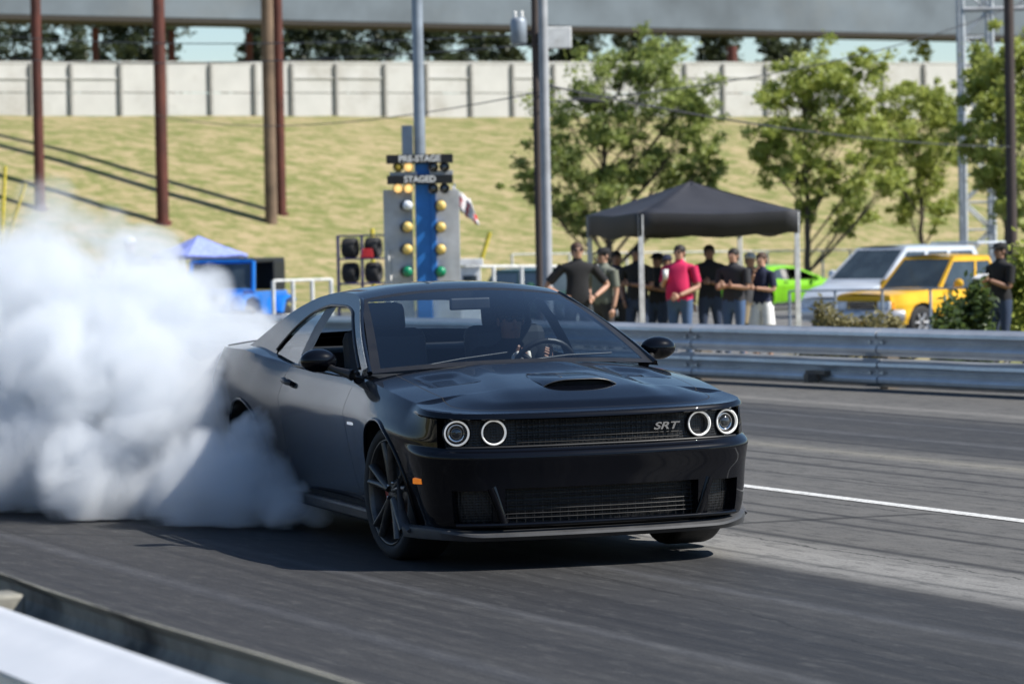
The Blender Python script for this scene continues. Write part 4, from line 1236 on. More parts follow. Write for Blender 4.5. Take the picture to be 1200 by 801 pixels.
for yy, ml, mr in ((241, 'bulb_w', 'bulb_y'), (266, 'bulb_y', 'bulb_y'), (292, 'bulb_y', 'bulb_y'), (318, 'bulb_g', 'bulb_g')):
    for px, mt, sg in ((478, ml, -1), (517, mr, 1)):
        p = L(px, yy, -.17)
        m = MB(); m.tube([p + Vector((-.06, .16, 0)), p + Vector((-.03, .08, 0)), p + Vector((0, .02, 0))], [.07, .085, .088], 14); hs = m.build('lamp_housing', M['trim'], e)
        m = MB(); m.ell(p, (.078, .06, .078), 16, 10); m.build('bulb', M[mt], hs)
m = MB(); m.box((L(509, 300).x, -.06, L(509, 280).z), (.08, .16, 1.4)); m.build('cable_duct', M['blue'], e, bevel=.01)

# small flag
M['cloth_w'] = simple('flag_cloth', (.7, .68, .68), .9)
M['cloth_r'] = simple('flag_red', (.5, .05, .06), .9)
p = at(541, 238, 58); m = MB(); v = []; nn_ = 8
for i in range(nn_):
    for j in range(6): v.append(Vector((-.17 + .045 * i + .03 * j, .05 * math.sin(i * 1.3 + j), .30 - .09 * j - .035 * i + .02 * math.sin(i * 2))))
m.v = [tuple(q) for q in v]
for i in range(nn_ - 1):
    for j in range(5): m.f.append((i * 6 + j, (i + 1) * 6 + j, (i + 1) * 6 + j + 1, i * 6 + j + 1)); m.m.append(1 if (i + j) % 3 == 0 and j > 0 else 0); m.sm.append(True)
fl = m.build('flag', [M['cloth_w'], M['cloth_r']], loc=p); d = fl.modifiers.new('s', 'SOLIDIFY'); d.thickness = .01
meta(fl, 'small white flag with red marks fluttering right of the starting light tree', 'flag')
fb = base_at(534, 58.1); m = MB(); m.tube([(0, 0, 0), (0, 0, p.z + .34 - fb.z)], .014, 8); meta(m.build('flag_pole', M['mast'], loc=fb), 'thin pole holding the small white flag beside the starting light tree', 'pole')

# ------------------------------------------------------------------ tyre rack
b = base_at(424, 66); e = empty('tyre_rack', b, label='dark blue steel rack of spare tyres left of the starting light tree', cat='rack')
k_ = 1 / s_at(66); zt_ = at(424, 276, 66).z - b.z; wR = 56 * k_
M['navy'] = simple('navy_steel', (.02, .02, .10), .5)
m = MB()
for sx_ in (-1, 0, 1):
    for sy_ in (-.25, .25): m.tube([(sx_ * wR / 2, sy_, 0), (sx_ * wR / 2, sy_, zt_)], .018, 6)
shelfz = [zt_, zt_ - 27 * k_, zt_ - 56 * k_, zt_ - 84 * k_]
for z in shelfz:
    for sy_ in (-.25, .25): m.tube([(-wR / 2, sy_, z), (wR / 2, sy_, z)], .016, 6)
    for sx_ in (-1, 0, 1): m.tube([(sx_ * wR / 2, -.25, z), (sx_ * wR / 2, .25, z)], .014, 6)
m.build('rack_frame', M['navy'], e)
tl = ['left tyre on the top shelf of the blue rack', 'right tyre on the top shelf of the blue rack', 'left tyre on the second shelf of the blue rack', 'right tyre on the second shelf of the blue rack']
q = 0
for z in shelfz[1:3]:
    for sx_ in (-1, 1):
        m = MB(); rr_ = .20; m.lathe([(.10, -.12), (rr_ - .02, -.13), (rr_, -.09), (rr_, .09), (rr_ - .02, .13), (.10, .12), (.10, -.12)], 28, Matrix.Rotation(PI / 2, 4, 'Y') @ Matrix.Rotation(.3, 4, 'X'))
        o = m.build('spare_tyre', M['tyre'], loc=b + Vector((sx_ * wR * .24, -.02, z + rr_ + .012))); meta(o, tl[q], 'tyre', 'tyres on the rack'); q += 1
m = MB(); m.box((0, 0, .09), (.26, .30, .18), taper=.85); m.box((0, 0, .20), (.10, .03, .04))
meta(m.build('tool_bag', M['caliper'], loc=b + Vector((.10, -.12, shelfz[1] + .012)), bevel=.02), 'red bag between the tyres on the top shelf of the rack', 'bag')

# ------------------------------------------------------------------ black canopy
M['canopy'] = simple('black_canopy_cloth', (.026, .027, .034), .62, scale=1.5, bump=.15, bscale=3)
M['leg'] = simple('white_leg_paint', (.72, .72, .72), .4)
def canopy(name, fl_, fr_, bl_, Yf, Yb, zeave, zpk, mat, label, valh=.24, legs=True):
    A = at(fl_, 280, Yf); Bp = at(fr_, 280, Yf + .5); C = at(bl_, 280, Yb)
    A.z = Bp.z = C.z = 0; D = Bp + (C - A); c = (A + Bp + C + D) / 4
    gz = min(ground_z(q.x, q.y) for q in (A, Bp, C, D)); base = Vector((c.x, c.y, gz))
    e = empty(name, base, label=label, cat='canopy')
    cs = [q - Vector((c.x, c.y, 0)) for q in (A, Bp, D, C)]
    ze, zp = zeave - gz, zpk - gz
    m = MB(); n = 10; top = []
    for k in range(4):
        a, b2 = cs[k] * 1.035, cs[(k + 1) % 4] * 1.035
        grid = []
        for i in range(n + 1):
            t = i / n; row = []
            for j in range(n + 1):
                u = j / n; base_ = a.lerp(b2, t); sag = -.012 * math.sin(PI * u) - .02 * math.sin(PI * t) * (1 - u) + .008 * math.sin(9 * t + 3 * u)
                row.append(Vector((base_.x * (1 - u), base_.y * (1 - u), ze + (zp - ze) * (u * .92 + .08 * u * u) + sag)))
            grid.append(row)
        for i in range(n):
            for j in range(n): m.add([grid[i][j], grid[i + 1][j], grid[i + 1][j + 1], grid[i][j + 1]], [(0, 1, 2, 3)], 0, True)
        for i in range(n):
            lo = lambda p, t: Vector((p.x * 1.0, p.y * 1.0, p.z - valh + .02 * math.sin(PI * t * 3)))
            m.add([grid[i][0], lo(grid[i][0], i / n), lo(grid[i + 1][0], (i + 1) / n), grid[i + 1][0]], [(0, 1, 2, 3)], 0, True)
    o = m.build('canopy_roof', mat, e)
    bm = bmesh.new(); bm.from_mesh(o.data); bmesh.ops.remove_doubles(bm, verts=bm.verts, dist=1e-4); bmesh.ops.recalc_face_normals(bm, faces=bm.faces); bm.to_mesh(o.data); bm.free()
    try: o.data.set_sharp_from_angle(angle=R(7))
    except Exception: pass
    d = o.modifiers.new('s', 'SOLIDIFY'); d.thickness = .01
    if legs:
        for q in cs:
            m = MB(); zg = ground_z(q.x + c.x, q.y + c.y) - gz
            m.box((q.x, q.y, (zg + ze - .02) / 2), (.075, .075, ze - .02 - zg)); m.box((q.x, q.y, zg + .02), (.12, .12, .04)); m.build('leg', M['leg'], e, bevel=.004)
        m = MB()
        for k in range(4): m.tube([cs[k] + Vector((0, 0, ze - .08)), (cs[k] + cs[(k + 1) % 4]) / 2 + Vector((0, 0, ze - .28)), cs[(k + 1) % 4] + Vector((0, 0, ze - .08))], .012, 6)
        m.build('truss_bar', M['leg'], e)
    return e, base
zE = at(751, 250, 50).z; zP = at(811, 212, 51.3).z
canopy('pop_up_canopy', 751, 934, 691, 50, 52.2, zE, zP, M['canopy'], 'black pop up canopy on white legs sheltering the spectators', valh=.33)
M['pale_cloth'] = simple('pale_blue_canopy_cloth', (.28, .34, .75), .8)
canopy('pop_up_canopy', 215, 288, 178, 96, 98.4, at(285, 298, 96).z, at(225, 276, 97).z, M['pale_cloth'], 'pale blue canopy roof poking out of the smoke behind the blue jeep', valh=.10)

# ------------------------------------------------------------------ people
def skinmat(nm, c): return simple(nm, c, .55, var=.12, scale=6)
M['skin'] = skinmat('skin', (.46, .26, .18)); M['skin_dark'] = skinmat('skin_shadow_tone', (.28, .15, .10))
M['hair_dk'] = simple('dark_hair', (.015, .010, .008), .7); M['hair_br'] = simple('brown_hair', (.06, .03, .018), .7)
M['shade'] = simple('sunglass_black', (.006, .006, .008), .15)
def cloth(nm, c): return simple(nm, c, .9, var=.18, scale=3, bump=.3, bscale=14)
CL = {n: cloth(n + '_cloth', c) for n, c in dict(black=(.012, .012, .014), navy=(.015, .02, .05), pink=(.55, .015, .09), sage=(.15, .16, .13), jeans=(.055, .10, .20), jeansdk=(.025, .04, .08), white=(.7, .7, .7), grey=(.10, .10, .11), brown=(.07, .05, .04), charcoal=(.03, .03, .035), khaki=(.25, .2, .13)).items()}
_person_n = 0
def person(px, pytop, Y, shirt, pants, label, face=0, arms=('down', 'down'), hair='hair_dk', cap=None, glasses=None, skin='skin', belly=0, shorts=False, width=1.0, grp='spectators watching from behind the guardrail', loc=None, H=None, seated=False, helmet=False, headturn=0):
    """face: heading in radians, 0 looks at the camera (-Y), positive turns to image right"""
    if loc is None:
        top = at(px, pytop, Y); gz = ground_z(top.x, Y); loc = Vector((top.x, Y, gz)); H = top.z - gz
    e = empty('person', loc, face, label, 'person', grp)
    k = H / 1.76
    V = []; E = []; Rr = []; seg = []
    def v(p, r, par=None, tag=None):
        V.append(Vector(p) * k); Rr.append(r * k if not isinstance(r, tuple) else (r[0] * k, r[1] * k)); i = len(V) - 1
        if par is not None: E.append((par, i)); seg.append((par, i, tag))
        return i
    w_ = width
    pel = v((0, 0, .96), (.155 * w_, .115), None)
    sp = v((0, -.01 - belly * .05, 1.12), (.150 * w_ + belly * .03, .110 + belly * .07), pel, 'shirt')
    ch = v((0, -.01 - belly * .02, 1.30), (.165 * w_, .115 + belly * .02), sp, 'shirt')
    uc = v((0, .005, 1.42), (.130 * w_, .085), ch, 'shirt')
    nk = v((0, .0, 1.51), .056, uc, 'skin')
    hd = v((0, -.012, 1.575), (.066, .078), nk, 'skin')
    h2 = v((0, -.005, 1.65), (.076, .094), hd, 'skin')
    h3 = v((0, .0, 1.715), (.060, .075), h2, 'skin')
    hands = []
    for sg, ar in ((-1, arms[0]), (1, arms[1])):
        s = v((sg * .185 * w_, .005, 1.415), .062, uc, 'shirt')
        el, wr = {'down': ((.235, .02, 1.13), (.25, -.04, .88)), 'hip': ((.40, .06, 1.17), (.21, -.10, 1.02)), 'fold': ((.24, -.03, 1.15), (-.02, -.21, 1.19)),
                  'cup': ((.25, -.02, 1.15), (.13, -.23, 1.27)), 'pocket': ((.28, .05, 1.14), (.20, -.07, .95)), 'phone': ((.22, -.04, 1.13), (.07, -.27, 1.24)),
                  'belly': ((.27, .0, 1.14), (.10, -.22 - belly * .05, 1.02)), 'chin': ((.22, -.10, 1.18), (.05, -.18, 1.42)), 'wheel': ((.24, -.24, 1.24), (.12, -.46, 1.39))}[ar]
        el = (sg * el[0] * (w_ * .5 + .5), el[1], el[2]); wr = (sg * wr[0], wr[1], wr[2])
        m1 = Vector((sg * .185 * w_, .005, 1.415)).lerp(Vector(el), .55)
        a1 = v(m1, .052, s, 'shirt'); a2 = v(el, .042, a1, 'skin'); a3 = v(Vector(el).lerp(Vector(wr), .5), .038, a2, 'skin'); a4 = v(wr, .028, a3, 'skin')
        hands.append((Vector(el) * k, Vector(wr) * k, sg, ar))
    lean = .03
    for sg in (-1, 1):
        if seated:
            hp = v((sg * .10, -.02, .92), .092, pel, 'pants'); kn = v((sg * .13, -.45, .92), .065, hp, 'pants'); an = v((sg * .13, -.62, .55), .045, kn, 'pants'); to = v((sg * .13, -.74, .50), .035, an, 'shoe')
        else:
            hp = v((sg * .095 * w_, 0, .88), .095 * (w_ * .5 + .5), pel, 'pants'); th = v((sg * .105, -.01, .70), .085, hp, 'pants'); kn = v((sg * .115, -.03, .50), .060, th, 'pants' if not shorts else 'short')
            cf = v((sg * .12, .0, .34), .058, kn, 'pants' if not shorts else 'leg'); an = v((sg * .125, .02, .10), .042, cf, 'pants' if not shorts else 'leg'); to = v((sg * .14, -.11, .045), .036, an, 'shoe')
    me = bpy.data.meshes.new('body'); me.from_pydata(V, E, [])
    o = bpy.data.objects.new('body', me); COL.objects.link(o)
    sk = o.modifiers.new('skin', 'SKIN'); sk.use_smooth_shade = True
    for i, r in enumerate(Rr):
        me.skin_vertices[0].data[i].radius = r if isinstance(r, tuple) else (r, r); me.skin_vertices[0].data[i].use_root = (i == 0)
    sb = o.modifiers.new('sub', 'SUBSURF'); sb.levels = sb.render_levels = 2
    bake(o); me = o.data; me.materials.clear()
    for mt in (M[skin], CL[shirt], CL[pants], M['trim']): me.materials.append(mt)
    def bone(p):
        best = (1e9, None)
        for a, b_, tg in seg:
            A, B_ = V[a], V[b_]; d = B_ - A; t = max(0, min(1, (p - A).dot(d) / d.length_squared)); rr = Rr[a]; rr = rr[0] if isinstance(rr, tuple) else rr; r2 = Rr[b_]; r2 = r2[0] if isinstance(r2, tuple) else r2
            dd = (p - A - d * t).length / (rr + (r2 - rr) * t)
            if dd < best[0]: best = (dd, tg)
        return best[1]
    idx = {'skin': 0, 'shirt': 1, 'pants': 2, 'shoe': 3, 'leg': 0, 'short': 2}
    for pl in me.polygons:
        c = pl.center; tg = bone(c); mi = idx[tg]
        if tg in ('shirt', 'pants') and not seated: mi = 2 if (c.z < .955 * k and abs(c.x) < .19 * k * (w_ * .5 + .5)) else 1
        if tg == 'pants' and c.z < .955 * k: mi = 2
        if tg == 'skin' and c.z > 1.0 * k and abs(c.x) < .15 * k and c.z < 1.465 * k and abs(c.y) < .1 * k: mi = 1
        pl.material_index = mi; pl.use_smooth = True
    bm = bmesh.new(); bm.from_mesh(me)
    # face and hands, welded into the same mesh
    ex = MB()
    ex.ell(Vector((0, -.096, 1.625)) * k, (.014 * k, .018 * k, .024 * k), 8, 6)
    for sg in (-1, 1): ex.ell(Vector((sg * .078, .0, 1.63)) * k, (.010 * k, .018 * k, .030 * k), 8, 6); ex.ell(Vector((sg * .03, -.083, 1.645)) * k, (.012 * k, .008 * k, .008 * k), 8, 6, 1)
    ex.ell(Vector((0, -.082, 1.578)) * k, (.024 * k, .010 * k, .006 * k), 8, 6, 2)
    for el, wr, sg, ar in hands:
        d = (wr - el).normalized(); side = Vector((0, 0, 1)) if abs(d.z) < .8 else Vector((0, -1, 0)); side = (side - d * side.dot(d)).normalized(); nrm = d.cross(side)
        if nrm.dot(Vector((0, 0, -1)) if ar != 'down' else Vector((-sg, 0, 0))) < 0: nrm = -nrm
        pc = wr + d * .045 * k
        ex.tube([wr - d * .01 * k, wr + d * .03 * k, wr + d * .085 * k], [.024 * k, .036 * k, .034 * k], 10, 0, flat=1.0, up=side) if False else ex.ell(pc, (.040 * k, .040 * k, .018 * k), 10, 8, 0, M=Matrix((side.to_tuple(), d.to_tuple(), nrm.to_tuple())).transposed())
        for f_ in range(4):
            off = (f_ - 1.5) * .019 * k; Ln = (.062, .075, .070, .055)[f_] * k; b0 = wr + d * .078 * k + side * off
            ex.tube([b0, b0 + d * Ln * .5 + nrm * .008 * k, b0 + d * Ln * .8 + nrm * .028 * k], [.0095 * k, .009 * k, .007 * k], 6)
        b0 = wr + d * .035 * k + side * .036 * k; ex.tube([b0, b0 + d * .03 * k + side * .022 * k, b0 + d * .058 * k + side * .026 * k + nrm * .012 * k], [.012 * k, .011 * k, .008 * k], 6)
    tmp = bpy.data.meshes.new('x'); tmp.from_pydata(ex.v, [], ex.f); remap = {0: 0, 1: 3, 2: 0}
    tmp.polygons.foreach_set('material_index', [remap[q] for q in ex.m]); tmp.polygons.foreach_set('use_smooth', [True] * len(ex.f)); bm.from_mesh(tmp); bpy.data.meshes.remove(tmp)
    # head turn
    bm.to_mesh(me); bm.free(); o.parent = e
    if hair:
        m = MB(); m.ell(Vector((0, .018, 1.672)) * k, (.088 * k, .100 * k, .084 * k), 16, 10); m.ell(Vector((0, .045, 1.62)) * k, (.078 * k, .070 * k, .080 * k), 12, 8)
        m.build('hair', M[hair], e)
    if cap:
        m = MB(); m.ell(Vector((0, .006, 1.70)) * k, (.094 * k, .110 * k, .066 * k), 16, 10)
        m.add([Vector(p) * k for p in ((-.075, -.06, 1.69), (.075, -.06, 1.69), (.055, -.165, 1.675), (-.055, -.165, 1.675), (-.075, -.06, 1.703), (.075, -.06, 1.703), (.055, -.165, 1.685), (-.055, -.165, 1.685))], [(0, 1, 2, 3), (4, 7, 6, 5), (0, 4, 5, 1), (1, 5, 6, 2), (2, 6, 7, 3), (3, 7, 4, 0)])
        m.build('cap', CL[cap], e)
    if glasses:
        m = MB()
        for sg in (-1, 1): m.ell(Vector((sg * .032, -.092, 1.645)) * k, (.026 * k, .010 * k, .018 * k), 10, 6); m.tube([Vector((sg * .055, -.085, 1.65)) * k, Vector((sg * .080, .0, 1.65)) * k], .004 * k, 5)
        m.tube([Vector((-.02, -.098, 1.65)) * k, Vector((.02, -.098, 1.65)) * k], .004 * k, 5)
        m.build('sunglasses', M['shade'], e)
    if shorts:
        m = MB()
        for sg in (-1, 1): m.tube([Vector((sg * .09, 0, .90)) * k, Vector((sg * .11, -.01, .72)) * k, Vector((sg * .12, -.02, .60)) * k], [.10 * k, .10 * k, .108 * k], 12, caps=False)
        m.build('shorts', CL[pants], e)
    # short sleeves
    for (el, wr, sg, ar) in hands:
        m = MB(); s = Vector((sg * .185 * w_, .005, 1.415)) * k; m.tube([s.lerp(el, -.05), s.lerp(el, .35), s.lerp(el, .78)], [.070 * k, .064 * k, .062 * k], 12, caps=False)
        m.build('sleeve', CL[shirt], e)
    return e, hands, k
PX = person
PX(676, 283, 47, 'black', 'charcoal', 'man in black polo and sunglasses with hands on hips left of the canopy', .15, ('hip', 'hip'), glasses=1, hair='hair_br', width=1.12)
PX(707, 290, 48.2, 'sage', 'charcoal', 'man in grey green shirt turned towards the man in sunglasses', -.9, ('hip', 'down'), belly=.6, cap='black', width=1.15)
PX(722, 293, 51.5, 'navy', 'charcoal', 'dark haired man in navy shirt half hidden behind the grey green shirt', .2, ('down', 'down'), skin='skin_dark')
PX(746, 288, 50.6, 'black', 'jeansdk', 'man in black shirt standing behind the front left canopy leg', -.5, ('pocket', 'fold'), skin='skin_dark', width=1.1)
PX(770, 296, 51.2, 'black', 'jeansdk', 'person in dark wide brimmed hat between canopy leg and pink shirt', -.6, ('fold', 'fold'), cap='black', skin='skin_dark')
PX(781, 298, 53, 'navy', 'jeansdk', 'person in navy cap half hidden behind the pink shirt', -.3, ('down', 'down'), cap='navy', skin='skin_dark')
pk, hn, kk_ = PX(796, 286, 49.2, 'pink', 'jeans', 'man in bright pink shirt and jeans holding a white cup', -.45, ('cup', 'belly'), glasses=1, belly=1.0, width=1.15)
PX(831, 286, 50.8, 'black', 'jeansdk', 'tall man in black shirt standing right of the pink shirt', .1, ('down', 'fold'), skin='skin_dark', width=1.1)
PX(859, 290, 49.4, 'charcoal', 'jeans', 'man in charcoal t-shirt and blue jeans with folded forearms', -.55, ('fold', 'fold'), width=1.15)
PX(879, 296, 51, 'grey', 'khaki', 'person in black and white cap behind the charcoal t-shirt', .3, ('down', 'chin'), cap='white', shorts=True)
PX(892, 295, 49.6, 'navy', 'white', 'young person in navy t-shirt and white shorts at the right canopy leg', -.5, ('chin', 'fold'), hair='hair_br', shorts=True, width=.9)
rp, hr, kr = PX(1172, 284, 46, 'black', 'jeansdk', 'man in black cap and black t-shirt reading papers at the right edge', -1.0, ('phone', 'phone'), cap='black', width=1.15, skin='skin_dark')
PX(152, 277, 58, 'grey', 'charcoal', 'person in white cap showing faintly through the top of the smoke', .2, ('down', 'down'), cap='white', grp='people behind the smoke')
PX(118, 312, 60, 'white', 'jeansdk', 'person in white shirt dimly seen through the smoke at left', .2, ('down', 'down'), grp='people behind the smoke')
# cup and papers in hands (things of their own)
def world_of(e, p): return Matrix.Translation(e.location) @ Matrix.Rotation(e.rotation_euler.z, 4, 'Z') @ Vector(p)
el, wr, sg, ar = hn[0]; d = (wr - el).normalized(); c = world_of(pk, wr + d * .085 + Vector((0, -.03, .02)))
m = MB(); m.lathe([(0, -.07), (.032, -.07), (.042, .06), (.040, .06), (.030, -.06)], 16); m.lathe([(.044, .058), (.044, .072), (.0, .076)], 16)
meta(m.build('paper_cup', M['white'], loc=c), 'white cup held up by the man in the pink shirt', 'cup')
el, wr, sg, ar = hr[0]; c = world_of(rp, (wr + hr[1][1]) / 2 + Vector((0, -.10, .05)))
m = MB(); m.box((0, 0, 0), (.20, .14, .006), M=Matrix.Rotation(-1.0, 4, 'Z') @ Matrix.Rotation(.5, 4, 'X')); m.box((.01, 0, .008), (.19, .13, .004), M=Matrix.Rotation(-.9, 4, 'Z') @ Matrix.Rotation(.45, 4, 'X'))
meta(m.build('paper_sheet', M['white'], loc=c), 'white papers held by the man in the black cap', 'papers')
# driver
dpos = CARM @ Vector((-1.80, .37, -.36 - .0))
de, hd_, kd = person(0, 0, 0, 'black', 'charcoal', 'driver in dark clothing with pale gloved hand on the steering wheel', face=0, arms=('wheel', 'wheel'), hair='hair_dk', cap='black', glasses=1, skin='skin_dark', loc=dpos, H=1.68, seated=True, grp=None)
de.rotation_euler = (0, 0, AL)
M['glove'] = simple('pale_glove', (.62, .56, .48), .8)
el, wr, sg, ar = hd_[0]; d = (wr - el).normalized()
gl = MB(); q = wr + d * .05
gl.ell(q, (.055, .05, .04), 12, 8)
for f_ in range(4):
    b0 = q + Vector(((f_ - 1.5) * .022, -.02, .02)); gl.tube([b0, b0 + Vector((0, -.04, .012)), b0 + Vector((0, -.055, -.02)), b0 + Vector((0, -.035, -.04))], [.013, .0125, .012, .01], 8)
gl.tube([q + Vector((-.04, 0, 0)), q + Vector((-.05, -.03, -.01)), q + Vector((-.03, -.05, -.02))], [.014, .013, .010], 8)
gl.build('glove', M['glove'], de)
# ------------------------------------------------------------------ parked vehicles
def dark_glass(nm, c=(.02, .025, .03)):
    m = NT(nm); m.b.inputs['Base Color'].default_value = (*c, 1); co = m.coord(); m.l(m.ramp(m.noise(co, 2, 3), [(.3, c), (.7, tuple(x * 2 for x in c))]), m.b.inputs['Base Color'])
    m.b.inputs['Roughness'].default_value = .06; m.b.inputs['Specular IOR Level'].default_value = .9; return m.mat
M['dglass'] = dark_glass('vehicle_window_glass', (.03, .04, .045))
M['yellow'] = car_paint('yellow_paint_car', (.78, .44, .03)); M['silver'] = car_paint('silver_paint', (.60, .64, .69), .25, .4)
M['bluecar'] = car_paint('bright_blue_paint', (.015, .16, .55)); M['dkgreen'] = car_paint('dark_green_paint', (.02, .07, .04))
def vehicle(name, base, rz, paint, label, cat, L, W, side, arches, wr, cab, wins, hood_z, extras=None, roofz=None):
    """side: belt-line heights [(x,z)...] front x>0; cab: (xbase_front, xroof_front, xroof_rear, xbase_rear, belt z, roof z); wins: [(x0,x1)...] fractions along the cab side"""
    e = empty(name, base, rz, label, cat); hw = W / 2; zb = .34
    xf, xr = side[-1][0], side[0][0]; nxs = 90; rowsn = 16
    for sg in (1, -1): pass
    P = []
    for i in range(nxs + 1):
        x = xr + (xf - xr) * i / nxs; zt = interp(side, x)
        ef = sst(x, xf - .45, xf) ; er = sst(-x, -xr - .25, -xr); pin = hw * (1 - .14 * ef * ef - .05 * er)
        row = []
        for j in range(rowsn + 1):
            t = j / rowsn; z = zb + (zt - zb) * t
            o = pin * (1 - .05 * (1 - sst(t, 0, .25)) - .045 * sst(t, .72, 1.0)) + .012 * math.exp(-((t - .62) / .06) ** 2)
            row.append(Vector((x, o, z)))
        for t in (.04, .12, .25, .5, .75, 1.0):
            z = zt + (.045 * (1 - (1 - t) ** 2.2)); row.append(Vector((x, row[rowsn].y * (1 - t), z)))
        P.append(row)
    nj = len(P[0]); ar = wr + .06; ins = [[0] * nj for _ in P]
    for i in range(nxs + 1):
        for j in range(rowsn + 1):
            for ax in arches:
                p = P[i][j]; d = Vector((p.x - ax, p.z - wr))
                if d.length < ar: ins[i][j] = 1
    m = MB()
    keep = []
    for i in range(nxs):
        for j in range(nj - 1):
            q = [(i, j), (i + 1, j), (i + 1, j + 1), (i, j + 1)]
            if all(ins[a][b] for a, b in q): continue
            keep.append(q)
    for i in range(nxs + 1):
        for j in range(rowsn + 1):
            if ins[i][j]:
                p = P[i][j]; ax = min(arches, key=lambda a: abs(a - p.x)); d = Vector((p.x - ax, p.z - wr)).normalized(); P[i][j] = Vector((ax + d.x * ar, p.y, max(zb, wr + d.y * ar)))
    for sg in (1, -1):
        for q in keep:
            vv = [Vector((P[a][b].x, sg * P[a][b].y, P[a][b].z)) for a, b in q]; m.add(vv, [(0, 1, 2, 3)], 0, True)
    for i in (0, nxs):
        ring = [P[i][j] for j in range(rowsn + 1)]; m.add(ring + [Vector((p.x, -p.y, p.z)) for p in reversed(ring)], [tuple(range(2 * rowsn + 2))], 0)
    o = m.build('body', paint, e); bm = bmesh.new(); bm.from_mesh(o.data); bmesh.ops.remove_doubles(bm, verts=bm.verts, dist=1e-4); bmesh.ops.recalc_face_normals(bm, faces=bm.faces); bm.to_mesh(o.data); bm.free()
    try: o.data.set_sharp_from_angle(angle=R(38))
    except Exception: pass
    m = MB(); m.box(((xf + xr) / 2, 0, zb + .08), (xf - xr - .3, W - .5, .2))
    for ax in arches:
        for sg in (1, -1): m.tube([(ax, sg * (hw - .06), wr), (ax, sg * (hw - .42), wr)], ar + .01, 20)
    m.build('underbody', M['gap'], e)
    for ax in arches:
        for sg in (1, -1):
            Mx = Matrix.Rotation(-sg * PI / 2, 4, 'X'); t = MB(); t.lathe([(wr * .62, -.1), (wr * .9, -.115), (wr, -.08), (wr, .08), (wr * .9, .115), (wr * .62, .105)], 32, Mx); wh = t.build('wheel', M['tyre'], e); wh.location = (ax, sg * (hw - .13), wr)
            t = MB(); t.lathe([(wr * .63, .10), (wr * .58, .085), (wr * .5, .05), (wr * .2, .06), (0, .075)], 24, Mx)
            for k in range(6):
                a = k * PI / 3; t.tube([Mx @ Vector((.05 * math.cos(a), .05 * math.sin(a), .085)), Mx @ Vector((wr * .58 * math.cos(a), wr * .58 * math.sin(a), .09))], .028, 6)
            t.build('rim', M['galv_rim'], wh)
    bf, tf, tr_, br_, bz, rz_ = cab
    def cabpt(t, up, sg): # t 0 front..1 rear along side, up 0..1
        x = (bf + (br_ - bf) * t) * (1 - up) + (tf + (tr_ - tf) * t) * up
        z = bz + (rz_ - bz) * up; y = (hw * .95) * (1 - up) + (hw * .78) * up; return Vector((x, sg * y, z))
    def patch(mb, t0, t1, u0, u1, sg, off=0):
        c = [cabpt(t0, u0, sg), cabpt(t1, u0, sg), cabpt(t1, u1, sg), cabpt(t0, u1, sg)]; n = Vector((0, sg * .93, .35)) * off
        mb.add([q + n for q in c], [(0, 1, 2, 3)])
    m = MB()
    for sg in (1, -1):
        g_ = MB()
        cuts = [0] + [x for w2 in wins for x in w2] + [1]
        u0, u1 = .06, .86
        patch(m, 0, 1, -.12, u0, sg); patch(m, 0, 1, u1, 1, sg)
        for k in range(0, len(cuts), 2): patch(m, cuts[k], cuts[k + 1], u0, u1, sg)
        for a, b2 in wins: patch(g_, a, b2, u0, u1, sg, -.015)
        g_.build('side_window', M['dglass'], e)
    # roof
    n = 8; top = []
    for i in range(n + 1):
        t = i / n; top.append([Vector((cabpt(t, 1, 1).x, cabpt(t, 1, 1).y * u, rz_ + .06 * (1 - abs(u) ** 2.2) * (1 - .3 * (2 * t - 1) ** 2))) for u in [-1 + 2 * j / 12 for j in range(13)]])
    for i in range(n):
        for j in range(12): m.add([top[i][j], top[i + 1][j], top[i + 1][j + 1], top[i][j + 1]], [(0, 1, 2, 3)], 0, True)
    for t, rear in ((0, 0), (1, 1)):
        f4 = [cabpt(t, .0, -1), cabpt(t, .0, 1), cabpt(t, 1, 1), cabpt(t, 1, -1)]
        def fp(a, u): return (f4[0].lerp(f4[1], a)).lerp(f4[3].lerp(f4[2], a), u)
        for (a0, a1, u0, u1) in ((0, 1, -.1, .05), (0, .05, .05, .93), (.95, 1, .05, .93), (0, 1, .93, 1)): m.add([fp(a0, u0), fp(a1, u0), fp(a1, u1), fp(a0, u1)], [(0, 1, 2, 3)])
        gw = MB(); dd = Vector((-.012 if not rear else .012, 0, 0)); gw.add([fp(a, u) + dd for a, u in ((.05, .05), (.95, .05), (.95, .93), (.05, .93))], [(0, 1, 2, 3)]); gw.build('rear_window' if rear else 'windshield', M['dglass'], e)
    m.build('cabin', paint, e); 
    # lights, grille, bumper, mirrors, handles
    zt = interp(side, xf)
    for sg in (1, -1):
        t = MB(); t.box((xf - .02, sg * hw * .66, zt - .20), (.12, .34, .17)); t.build('headlight', M['bulb_w'], e, bevel=.02)
        t = MB(); t.box((xf - .10, sg * hw * .845, zt - .20), (.14, .08, .15)); t.build('turn_signal', M['amber'], e, bevel=.015)
        t = MB(); t.ell((bf - .42, sg * (hw + .13), bz + .14), (.07, .12, .10), 14, 10); mo = t.build('mirror', paint, e); t.tube([(bf - .42, sg * hw * .95, bz + .05), (bf - .42, sg * (hw + .08), bz + .08)], .03, 6)
        t = MB(); t.tube([(bf - .42, sg * hw * .93, bz + .04), (bf - .42, sg * (hw + .1), bz + .10)], .03, 6); t.build('mirror_arm', paint, mo)
        t = MB(); t.box((bf - 1.25, sg * (hw + .0), bz - .10), (.16, .03, .035)); t.build('door_handle', M['trim'], e)
